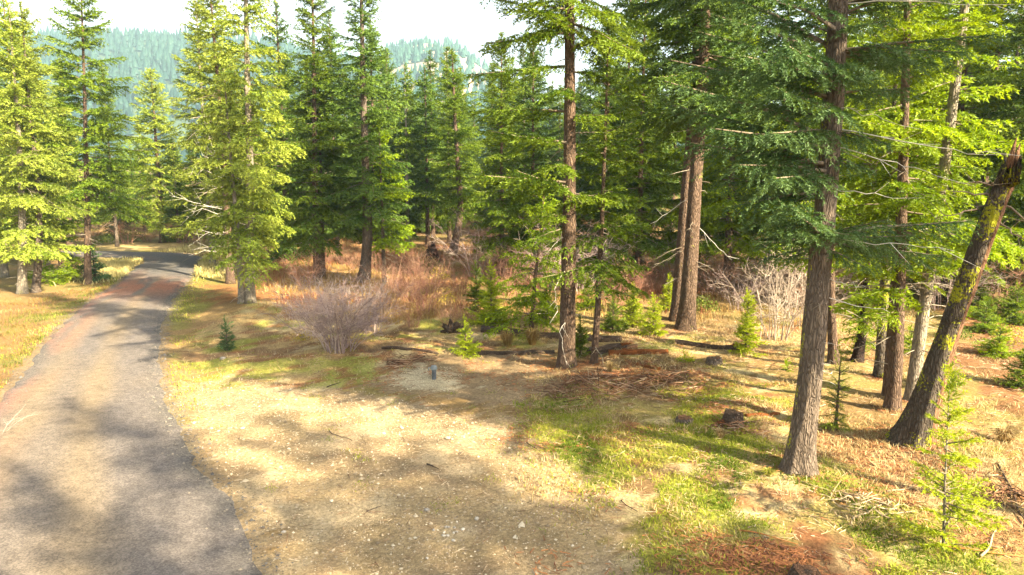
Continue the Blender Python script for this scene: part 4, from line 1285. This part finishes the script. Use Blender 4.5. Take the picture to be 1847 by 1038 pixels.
def stick(px1, py1, px2, py2, label, mat, r=0.012, seed=0, lift=0.02):
    a, b = at(px1, py1), at(px2, py2)
    rs = np.random.RandomState(seed + int(px1))
    t = np.linspace(0, 1, 6)
    p = np.array([a + (b - a) * k for k in t]) - a
    ln = np.linalg.norm(b - a)
    p += np.cumsum(rs.normal(0, 0.018 * ln, (6, 3)), 0) * np.array([1, 1, 0.2])
    for k in range(6):
        p[k, 2] = tz(a[0] + p[k, 0], a[1] + p[k, 1]) - a[2] + lift + r * .6
    mb = MB(); v, f = tube(p, np.linspace(r, r * 0.45, 6), 6); mb.add(v, f, 0, 0.6)
    for k in range(2):
        q = rs.randint(1, 5)
        d = (p[-1] - p[0]) / ln + rs.normal(0, 0.5, 3); d[2] = abs(d[2]) * .3
        v, f = tube(np.array([p[q], p[q] + d * ln * 0.18]), [r * .5, r * .2], 4); mb.add(v, f, 0, .6)
    o = mb.build('fallen_branch', mat); o.location = a
    return tag(o, label, 'branch')
PALEW = tinted('pale_stick', [(0.38, 0.29, 0.18), (0.38, 0.29, 0.18)], .85, noise=20)
DARKW = tinted('dark_stick', [(0.06, 0.04, 0.03), (0.06, 0.04, 0.03)], .9, noise=20)
ORW = tinted('orange_stick', [(0.40, 0.16, 0.05), (0.40, 0.16, 0.05)], .85, noise=15)
for k, (a, lb, mt, r) in enumerate([
    ((1540, 940, 1600, 905), 'pale stick right of the nearest trunk, lower one', PALEW, .015), ((1600, 890, 1655, 880), 'pale stick between the nearest trunk and the sapling', PALEW, .013), ((1780, 862, 1800, 860), 'pale chip of wood near the right edge', PALEW, .02),
    ((1330, 960, 1440, 985), 'thin orange stick in the green grass', ORW, .012), ((1345, 985, 1420, 1005), 'short orange stick above the bottom edge', ORW, .011), ((1680, 985, 1850, 1010), 'long orange stick near the lower right corner', ORW, .016),
    ((1800, 835, 1845, 950), 'dark bent branch leaning down at the right edge', DARKW, .022), ((1770, 1010, 1800, 960), 'pale split stick at the lower right', PALEW, .02), ((1585, 905, 1620, 930), 'pale stick crossing the litter near the sapling', PALEW, .012),
    ((1440, 870, 1530, 895), 'slim pale stick in front of the nearest trunk', PALEW, .009), ((1500, 905, 1540, 895), 'stubby pale stick in the litter below the nearest trunk', PALEW, .014), ((948, 800, 968, 812), 'small dark stick at the edge of the gravel', DARKW, .012),
    ((770, 840, 792, 850), 'dark stick lying on the pale gravel', DARKW, .015), ((595, 780, 630, 800), 'little brown stick on the sunny dirt', DARKW, .010), ((1120, 905, 1150, 925), 'twig at the corner of the gravel and grass', DARKW, .010),
    ((590, 700, 615, 692), 'dark stick on the dirt below the mauve shrub', DARKW, .014), ((1090, 690, 1165, 672), 'thin pale stick across the red litter', PALEW, .010), ((1760, 620, 1840, 605), 'pale stick on the red needle slope', PALEW, .014),
    ((1725, 660, 1800, 668), 'pale stick below the red needle slope', PALEW, .012), ((90, 640, 118, 632), 'dark branch lying on the road', DARKW, .02), ((660, 925, 690, 915), 'twig in the middle of the gravel', DARKW, .007),
    ((1650, 925, 1560, 935), 'pale stick crossing under the sapling', PALEW, .010)]):
    stick(*a, lb, mt, r, k)

def brush_pile(px, py, wpx, label, n, seed, mat):
    P0 = at(px, py)
    r = wpx * P0[1] / F / 2
    rs = np.random.RandomState(seed)
    mb = MB()
    for _ in range(n):
        a, q = rs.rand() * 6.28, rs.rand() ** 0.6
        c = np.array([math.cos(a) * r * q, math.sin(a) * r * q * 0.6, 0])
        c[2] = tz(P0[0] + c[0], P0[1] + c[1]) - P0[2] + 0.02 + 0.22 * r * (1 - q) * rs.rand()
        d = np.array([math.cos(a * 3), math.sin(a * 3), rs.normal(0, 0.22)]) * r * rs.uniform(0.12, 0.4)
        m_ = c + rs.normal(0, 0.03 * r, 3)
        v, f = tube(np.array([c - d, m_, c + d]), [0.009, 0.007, 0.003], 4)
        mb.add(v, f, 0, rs.rand())
    o = mb.build('brush_pile', mat); o.location = P0
    tag(o, label, 'brush pile')
LITSL = tinted('pale_slash_twigs', [(0.16, 0.09, 0.05), (0.36, 0.26, 0.15), (0.52, 0.42, 0.28)], 0.9)
SLASH = tinted('slash_twigs', [(0.05, 0.03, 0.02), (0.16, 0.08, 0.045), (0.30, 0.15, 0.08), (0.46, 0.34, 0.22)], 0.9)
brush_pile(1065, 705, 190, 'brown brush pile below the straight brown trunk', 190, 1, SLASH)
brush_pile(1200, 700, 150, 'dark brush pile in the middle of the red litter', 150, 2, SLASH)
brush_pile(1330, 775, 110, 'small brush pile around the dark rotten stump', 90, 3, SLASH)
brush_pile(1560, 910, 150, 'loose pale brush right of the nearest big trunk', 80, 4, LITSL)
brush_pile(1800, 900, 130, 'tangle of brush at the right edge behind the sapling', 110, 5, SLASH)
brush_pile(740, 655, 110, 'low brush pile on the dirt mound behind the pipe', 90, 6, SLASH)
STONEM = tinted('pale_stone', [(0.30, 0.26, 0.21), (0.55, 0.48, 0.38)], 0.85, noise=14)
def stone_data(seed):
    rs = np.random.RandomState(seed)
    n1, n2 = 6, 9
    v = [(0, 0, 1.0)]
    for i in range(1, n1):
        for j in range(n2):
            th, ph = math.pi * i / n1, 2 * math.pi * j / n2
            v.append((math.sin(th) * math.cos(ph), math.sin(th) * math.sin(ph), math.cos(th)))
    v.append((0, 0, -1.0))
    v = np.array(v); v *= (0.75 + 0.5 * fbm(v * 1.6 + seed, seed, 2))[:, None] * np.array([1.0, 0.75, 0.55])
    f = [(0, 1 + j, 1 + (j + 1) % n2) for j in range(n2)]
    for i in range(n1 - 2):
        for j in range(n2):
            a, b = 1 + i * n2 + j, 1 + i * n2 + (j + 1) % n2
            f += [(a, a + n2, b + n2), (a, b + n2, b)]
    e = len(v) - 1
    f += [(e, 1 + (n1 - 2) * n2 + (j + 1) % n2, 1 + (n1 - 2) * n2 + j) for j in range(n2)]
    return v, np.array(f)
sd = [stone_data(k) for k in range(4)]
sm = []
for k in range(4):
    b = MB(); b.add(*sd[k], 0, k / 3.0); sm.append(b.data('stone', [STONEM]))
def stone(px, py, wpx, label, k, group=None):
    p = at(px, py)
    r = wpx * p[1] / F / 2
    o = link('stone', sm[k % 4]); o.location = p + np.array([0, 0, r * 0.25]); o.scale = (r, r, r); o.rotation_euler = (0, 0, k * 1.3)
    tag(o, label, 'stone', group)
for k, (px, py, w, lb) in enumerate([(770, 921, 12, 'pale rounded stone above the grey pebble heap'), (860, 937, 12, 'beige stone right of the grey pebble heap'), (818, 976, 9, 'cream stone just below the grey pebble heap'), (835, 956, 10, 'flat grey stone at the right of the pebble heap'), (782, 957, 9, 'grey stone left of the pebble heap'), (512, 961, 10, 'pale stone on the gravel near the road edge'), (598, 905, 9, 'pale stone on the gravel left of centre'), (692, 783, 8, 'grey stone on the sunny dirt'), (402, 648, 12, 'white flat stone below the tiny blue fir'), (770, 1008, 8, 'pale stone near the bottom edge of the gravel'), (222, 493, 7, 'white stone on the road edge at the bend'), (254, 490, 6, 'second white stone on the road edge at the bend'), (381, 774, 9, 'dark stone beside the road edge'), (350, 764, 8, 'pale stone beside the road edge')]):
    stone(px, py, w, lb, k)
for k in range(9):
    rs_ = np.random.RandomState(k + 40)
    stone(810 + rs_.uniform(-12, 14), 960 + rs_.uniform(-9, 8), rs_.uniform(6, 9), 'grey pebble in the little heap on the gravel', k, 'grey pebbles in a heap')

PIPE = tinted('grey_pipe', [(0.10, 0.11, 0.12), (0.10, 0.11, 0.12)], 0.5, noise=8)
CAPM = tinted('blue_grey_cap', [(0.22, 0.245, 0.25), (0.22, 0.245, 0.25)], 0.45, noise=8)
P0 = at(783, 684)
wr = thing('well_pipe', P0, 'short grey well pipe with a pale cap on a gravel mound', 'pipe')
def lathe(prof, n=20):
    pr = np.array(prof, float)
    a = np.arange(n) * 2 * math.pi / n
    v = np.stack([pr[:, None, 0] * np.cos(a), pr[:, None, 0] * np.sin(a), np.repeat(pr[:, 1:2], n, 1)], -1).reshape(-1, 3)
    f = []
    for i in range(len(pr) - 1):
        for j in range(n):
            p, q = i * n + j, i * n + (j + 1) % n
            f += [(p, q, q + n), (p, q + n, p + n)]
    return v, np.array(f)
b = MB(); b.add(*lathe([(0.056, -0.2), (0.056, 0.27)])); b.build('casing', PIPE, wr, True)
b = MB(); b.add(*lathe([(0.058, 0.25), (0.078, 0.25), (0.078, 0.275), (0.074, 0.28), (0.074, 0.335), (0.066, 0.352), (0.0, 0.358)])); b.build('cap', CAPM, wr, False)
for k in range(4):
    a = k * math.pi / 2 + .5
    b = MB(); v, f = lathe([(0.0, 0.272), (0.010, 0.272), (0.010, 0.292), (0.0, 0.294)], 6); v[:, 0] += 0.084 * math.cos(a); v[:, 1] += 0.084 * math.sin(a); b.add(v, f); b.build('bolt', CAPM, wr)
b = MB(); v, f = tube(np.array([[-0.07, 0, 0.30], [-0.13, -0.01, 0.30], [-0.135, -0.01, 0.22]]), 0.014, 8); b.add(v, f); b.build('conduit', CAPM, wr)

# ------------------------------------------------------------------ grasses, litter, gravel
def in_zone(names, n, rs, box=None):
    out = []
    for nm, frac in names:
        poly = np.array(ZONES[nm])
        lo, hi = poly.min(0), poly.max(0)
        lo = np.maximum(lo, (-25, 6.5)); hi = np.minimum(hi, (25, 60))
        k, got = int(n * frac), []
        while sum(map(len, got)) < k:
            p = lo + rs.rand(k * 2, 2) * (hi - lo)
            jj = rs.normal(0, 0.35, p.shape)
            p = p[pip(ZONES[nm], p + jj)]
            got.append(p)
        out.append(np.concatenate(got)[:k])
    return np.concatenate(out)

def on_ground(px0, px1, d0, d1, n, rs):
    """points spread evenly in the wedge of ground seen from the viewpoint"""
    d = np.sqrt(rs.uniform(d0 * d0, d1 * d1, n))
    px = rs.uniform(px0, px1, n)
    return np.column_stack([(px - W / 2) / F * d, d])

def blades(name, label, pts, hgt, wid, lean, mat, rs, cat='grass', clump=0.0, tint=None):
    rd = road_dist(pts)
    pts = pts[rd > 0.12]
    n = len(pts)
    z = terrain(pts[:, 0], pts[:, 1])
    a = rs.rand(n) * 6.28
    h = hgt * rs.uniform(0.5, 1.3, n)
    l = lean * h * rs.uniform(0.2, 1.3, n)
    w = wid * rs.uniform(0.7, 1.3, n)
    sx, sy = -np.sin(a), np.cos(a)
    fa = rs.rand(n) * 6.28
    base = np.column_stack([pts, z - 0.01])
    sd_ = np.column_stack([np.cos(fa), np.sin(fa), np.zeros(n)]) * w[:, None] * 0.5
    mid = base + np.column_stack([np.cos(a) * l * .35, np.sin(a) * l * .35, h * 0.6])
    tip = base + np.column_stack([np.cos(a) * l, np.sin(a) * l, h * rs.uniform(0.7, 1.0, n)])
    V = np.stack([base - sd_, base + sd_, mid + sd_ * .8, mid - sd_ * .8, tip], 1).reshape(-1, 3)
    i = np.arange(n) * 5
    f = np.concatenate([np.column_stack([i, i + 1, i + 2]), np.column_stack([i, i + 2, i + 3]), np.column_stack([i + 3, i + 2, i + 4])])
    mb = MB()
    t = rs.rand(n) if tint is None else np.clip(tint(pts) + rs.normal(0, .18, n), 0, 1)
    mb.add(V, f, 0, np.repeat(t, 5))
    o = mb.build(name, mat)
    tag(o, label, cat, kind='stuff')

def clumped(pts, rs, k, s):
    c = pts[rs.randint(len(pts), size=max(1, len(pts) // k))]
    return c[rs.randint(len(c), size=len(pts))] + rs.normal(0, s, pts.shape)

GREENG = tinted('green_grass_blades', [(0.10, 0.15, 0.012), (0.25, 0.29, 0.018), (0.40, 0.38, 0.05), (0.46, 0.36, 0.14)], 0.7, 0.35)
STRAWG = tinted('straw_blades', [(0.24, 0.14, 0.06), (0.42, 0.30, 0.13), (0.56, 0.45, 0.24)], 0.8, 0.25)
GOLDG = tinted('golden_grass_blades', [(0.28, 0.15, 0.05), (0.38, 0.25, 0.085), (0.48, 0.36, 0.14)], 0.8, 0.3)
REDG = tinted('rust_grass_blades', [(0.22, 0.08, 0.04), (0.34, 0.135, 0.065), (0.42, 0.24, 0.11)], 0.8, 0.25)
PALEG = tinted('pale_tall_grass', [(0.44, 0.36, 0.13), (0.60, 0.52, 0.24)], 0.8, 0.3)
rs = np.random.RandomState(1001)
p = np.concatenate([in_zone([('green', 1)], 40000, rs), clumped(in_zone([('green', 1)], 24000, rs), rs, 50, 0.11)])
p = np.concatenate([p, in_zone([('green', 1)], 9000, rs) + rs.normal(0, .9, (9000, 2))])
p = p[fbm(p * 0.7, 127, 4) + rs.normal(0, .03, len(p)) > 0.50]
for k in ('red1', 'red4', 'red5'):
    p = p[~pip(ZONES[k], p + rs.normal(0, .35, p.shape))]
blades('green_grass', 'short bright green grass across the right foreground', p, 0.065, 0.013, 1.3, GREENG, rs, tint=lambda q: fbm(q * 0.8, 3, 3) * 1.7 - 0.40)
p = np.concatenate([in_zone([('straw', .5), ('straw2', .5)], 11000, rs), clumped(on_ground(950, 1900, 9, 26, 20000, rs), rs, 60, 0.16)])
blades('straw_grass', 'dry straw coloured grass scattered over the clearing', p, 0.11, 0.012, 1.3, STRAWG, rs)
p = np.concatenate([in_zone([('gold', 1)], 9000, rs), clumped(on_ground(600, 1500, 24, 42, 20000, rs), rs, 50, 0.3)])
p = p[fbm(p * 0.35, 211, 3) > 0.45]
blades('golden_grass', 'knee high golden grass between the shrubs', p, 0.30, 0.022, 0.5, GOLDG, rs)
p = np.concatenate([clumped(on_ground(480, 900, 26, 55, 12000, rs), rs, 60, 0.5), clumped(on_ground(900, 1850, 25, 50, 11000, rs), rs, 60, 0.5)])
p = p[fbm(p * .25, 333, 3) > 0.43]
blades('rust_grass', 'rust coloured tall grass under the shrubs', p, 0.36, 0.025, 0.5, REDG, rs, tint=lambda q: fbm(q * 0.4, 91, 3) * 2 - .5)
p = in_zone([('tall', .42), ('tall2', .2), ('tall3', .38)], 17000, rs) + rs.normal(0, .8, (17000, 2))
p = p[fbm(p * .8, 301, 3) > 0.40]
blades('tall_pale_grass', 'tall pale yellow grass inside and around the road bend', p, 0.32, 0.035, 0.6, PALEG, rs)
p = np.concatenate([in_zone([('verge', 1)], 11000, rs), clumped(in_zone([('verge', 1)], 11000, rs), rs, 60, 0.2)])
blades('verge_grass', 'mixed orange and green grass on the left verge', p, 0.13, 0.018, 0.9, tinted('verge_blades', [(0.12, 0.155, 0.022), (0.22, 0.155, 0.045), (0.27, 0.14, 0.05), (0.36, 0.26, 0.115)], 0.8, 0.3), rs, tint=lambda q: fbm(q * 0.5, 8, 3) * 1.9 - 0.45)
rr_ = ROAD[(ROAD[:, 1] > 12) & (ROAD[:, 1] < 42)]
k_ = rs.randint(len(rr_), size=7000)
nn_ = nor[(ROAD[:, 1] > 12) & (ROAD[:, 1] < 42)][k_]
sd_ = rs.choice([-1, 1], 7000, p=[.6, .4])[:, None]
p = rr_[k_, :2] + nn_ * sd_ * (rr_[k_, 2:3] + 0.2 + np.abs(rs.normal(0, 0.35, (7000, 1)))) + rs.normal(0, 0.15, (7000, 2))
p = p[vnoise(p * 0.5, 5) > 0.45]
blades('roadside_grass', 'green grass fringe along the road edges', p, 0.08, 0.018, 0.9, GREENG, rs)
p = clumped(on_ground(330, 1200, 10, 24, 3500, rs), rs, 40, 0.10)
blades('sparse_grass', 'sparse green tufts on the gravel', p, 0.045, 0.013, 1.0, GREENG, rs)
def tuft(px, py, hpx, label, mat, n=260, seed=1, wid=0.010):
    P0 = at(px, py)
    h = hpx * P0[1] / F
    rs = np.random.RandomState(seed)
    mb = MB()
    a = rs.rand(n) * 6.28
    rad = h * 0.15 * rs.rand(n)
    out_ = h * rs.uniform(0.1, 0.9, n)
    hh = h * rs.uniform(0.55, 1.05, n)
    b0 = np.column_stack([np.cos(a) * rad, np.sin(a) * rad, np.full(n, -0.02)])
    mid = b0 + np.column_stack([np.cos(a) * out_ * .35, np.sin(a) * out_ * .35, hh * .7])
    tip = b0 + np.column_stack([np.cos(a) * out_, np.sin(a) * out_, hh * (1 - 0.45 * out_ / h)])
    s = np.column_stack([-np.sin(a), np.cos(a), np.zeros(n)]) * wid * .5
    V = np.stack([b0 - s, b0 + s, mid + s, mid - s, tip], 1).reshape(-1, 3)
    i = np.arange(n) * 5
    f = np.concatenate([np.column_stack([i, i + 1, i + 2]), np.column_stack([i, i + 2, i + 3]), np.column_stack([i + 3, i + 2, i + 4])])
    mb.add(V, f, 0, np.repeat(rs.rand(n), 5))
    o = mb.build('grass_tuft', mat); o.location = P0
    tag(o, label, 'grass tuft')
tuft(1812, 800, 48, 'pale straw grass tuft right of the sapling', STRAWG, 420, 3)
tuft(1385, 858, 20, 'yellow green grass tuft at the left of the nearest trunk', GREENG, 240, 4)
tuft(1100, 670, 26, 'straw tuft right of the slender stem', STRAWG, 200, 5)
tuft(1300, 790, 24, 'straw tuft below the dark rotten stump', STRAWG, 200, 6)
tuft(960, 622, 40, 'golden grass tuft between the two dark logs', GOLDG, 380, 7)
tuft(915, 625, 36, 'golden grass tuft above the lower dark log', GOLDG, 320, 8)

# needle and bark litter: little sticks lying about
def litter(name, label, pts, ln, wd, mat, rs):
    rd = road_dist(pts)
    pts = pts[rd > 0.1]
    n = len(pts)
    z = terrain(pts[:, 0], pts[:, 1]) + 0.012
    a = rs.rand(n) * 6.28
    l = ln * rs.uniform(0.4, 1.5, n) * .5
    w = wd * rs.uniform(0.6, 1.4, n)
    d = np.column_stack([np.cos(a), np.sin(a), rs.normal(0, 0.12, n)])
    s = np.column_stack([-np.sin(a), np.cos(a), np.zeros(n)])
    c = np.column_stack([pts, z + rs.rand(n) * 0.015])
    up = np.array([0, 0, 1.0])[None] * w[:, None]
    A, B = c - d * l[:, None], c + d * l[:, None]
    S = s * w[:, None]
    V = np.stack([A - S, A + S, A + up, B - S * .6, B + S * .6, B + up * .6], 1).reshape(-1, 3)
    i = np.arange(n) * 6
    f = np.concatenate([np.column_stack([i + q for q in t]) for t in ((0, 2, 5), (0, 5, 3), (1, 4, 5), (1, 5, 2))])
    mb = MB(); mb.add(V, f, 0, np.repeat(rs.rand(n), 6))
    tag(mb.build(name, mat), label, 'litter', kind='stuff')
LITM = tinted('forest_litter', [(0.09, 0.05, 0.035), (0.24, 0.13, 0.07), (0.42, 0.28, 0.16), (0.60, 0.48, 0.32)], 0.9)
REDL = tinted('rust_litter', [(0.13, 0.05, 0.03), (0.28, 0.11, 0.045), (0.42, 0.18, 0.07)], 0.9)
p = np.concatenate([clumped(on_ground(960, 1900, 8, 24, 9000, rs), rs, 30, 0.35), on_ground(480, 1900, 8, 26, 8000, rs)])
p = p[~pip(ZONES['drive'], p + rs.normal(0, .4, p.shape))]
p = np.concatenate([p, in_zone([('drive', 1)], 900, rs)])
litter('twig_litter', 'broken twigs and straw littering the clearing', p, 0.12, 0.005, LITM, rs)
p = np.concatenate([in_zone([('red1', .3), ('red2', .3), ('red4', .2), ('red5', .2)], 10000, rs) + rs.normal(0, .35, (10000, 2)), in_zone([('red3', .3), ('dirt', .25), ('straw', .45)], 8000, rs), clumped(on_ground(900, 1900, 8, 30, 6000, rs), rs, 50, .3)])
p = p[fbm(p * 1.2, 401, 3) > 0.47]
for bx, by, rr0 in [(1440, 845, .75), (1650, 792, .8), (1022, 662, .7), (1072, 656, .4), (1609, 740, .5), (1643, 724, .5), (1237, 594, .8), (1586, 680, .5)]:
    q0 = at(bx, by)[:2]
    a0 = rs.rand(260) * 6.28
    p = np.concatenate([p, q0 + np.column_stack([np.cos(a0), np.sin(a0)]) * (np.abs(rs.normal(0.3, 0.35, 260)) * rr0)[:, None]])
litter('bark_litter', 'rust red needle and bark litter in patches', p, 0.10, 0.008, REDL, rs)

# gravel: small stones on the bare drive and along the road edge
def gravel(name, label, pts, size, mat, rs):
    n = len(pts)
    z = terrain(pts[:, 0], pts[:, 1])
    o = np.array([(1, 0, 0), (-1, 0, 0), (0, 1, 0), (0, -1, 0), (0, 0, .8), (0, 0, -.5)], float)
    f0 = np.array([(0, 2, 4), (2, 1, 4), (1, 3, 4), (3, 0, 4)])
    r = size * rs.lognormal(-0.1, 0.5, n)
    on = np.where(road_dist(pts) < 0.03)[0]
    if len(on):
        rk = rvv[(rvv[:, 1] > 5) & (rvv[:, 1] < 42)]
        for q in range(0, len(on), 1000):
            o_ = on[q:q + 1000]
            j_ = ((pts[o_, None, 0] - rk[None, :, 0]) ** 2 + (pts[o_, None, 1] - rk[None, :, 1]) ** 2).argmin(1)
            z[o_] = np.maximum(z[o_], rk[j_, 2])
    a = rs.rand(n) * 6.28
    V = o[None] * r[:, None, None] * rs.uniform(0.6, 1.3, (n, 6, 1))
    c, s = np.cos(a)[:, None], np.sin(a)[:, None]
    V = np.stack([V[..., 0] * c - V[..., 1] * s, V[..., 0] * s + V[..., 1] * c, V[..., 2]], -1) + np.column_stack([pts, z + r * 0.2])[:, None]
    f = (f0[None] + (np.arange(n) * 6)[:, None, None]).reshape(-1, 3)
    mb = MB(); mb.add(V.reshape(-1, 3), f, 0, np.repeat(rs.rand(n), 6))
    tag(mb.build(name, mat), label, 'gravel', kind='stuff')
GRAVM = tinted('mixed_gravel', [(0.17, 0.125, 0.08), (0.32, 0.24, 0.15), (0.36, 0.27, 0.165), (0.58, 0.48, 0.34)], 0.9)
GRAVD = tinted('dark_gravel', [(0.07, 0.063, 0.058), (0.14, 0.125, 0.11), (0.24, 0.20, 0.155)], 0.9)
p = in_zone([('drive', 1)], 21000, rs)
p = p[road_dist(p) > 0.05]
gravel('gravel', 'loose tan gravel strewn over the bare drive', p, 0.0105, GRAVM, rs)
sel_ = (ROAD[:, 1] > 7) & (ROAD[:, 1] < 40)
rr_ = ROAD[sel_]; k_ = rs.randint(len(rr_), size=8000)
sd_ = rs.choice([-1, 1], 8000, p=[.3, .7])[:, None]
p = rr_[k_, :2] + tang[sel_][k_] * rs.uniform(-.2, .2, (8000, 1)) + nor[sel_][k_] * sd_ * (rr_[k_, 2:3] + rs.normal(-0.06, 0.20, (8000, 1)))
gravel('roadside_gravel', 'dark loose chippings along the road edges', p, 0.013, GRAVD, rs)
pz = in_zone([('pale', 1)], 2500, rs)
gravel('pale_gravel', 'pale gravel mound around the well pipe', pz, 0.009, tinted('pale_gravel_stones', [(0.42, 0.34, 0.21), (0.62, 0.52, 0.35)], 0.9), rs)

# ------------------------------------------------------------------ haze
HZ = newmat('thin_haze')
m, N, L, out = HZ
pv = N('ShaderNodeVolumePrincipled')
pv.inputs['Color'].default_value = (0.58, 0.85, 1.0, 1)
pv.inputs['Density'].default_value = 0.00030
pv.inputs['Anisotropy'].default_value = 0.0
L(pv.outputs[0], out.inputs['Volume'])
x0, x1, y0, y1, z0, z1 = -2450, 2450, -900, 2500, -30, 222
v = np.array([(x, y, z) for x in (x0, x1) for y in (y0, y1) for z in (z0, z1)], float)
f = np.array([(0, 1, 3, 2), (4, 6, 7, 5), (0, 4, 5, 1), (2, 3, 7, 6), (0, 2, 6, 4), (1, 5, 7, 3)])
b = MB(); b.add(v, f)
tag(b.build('haze', m), kind='stuff')
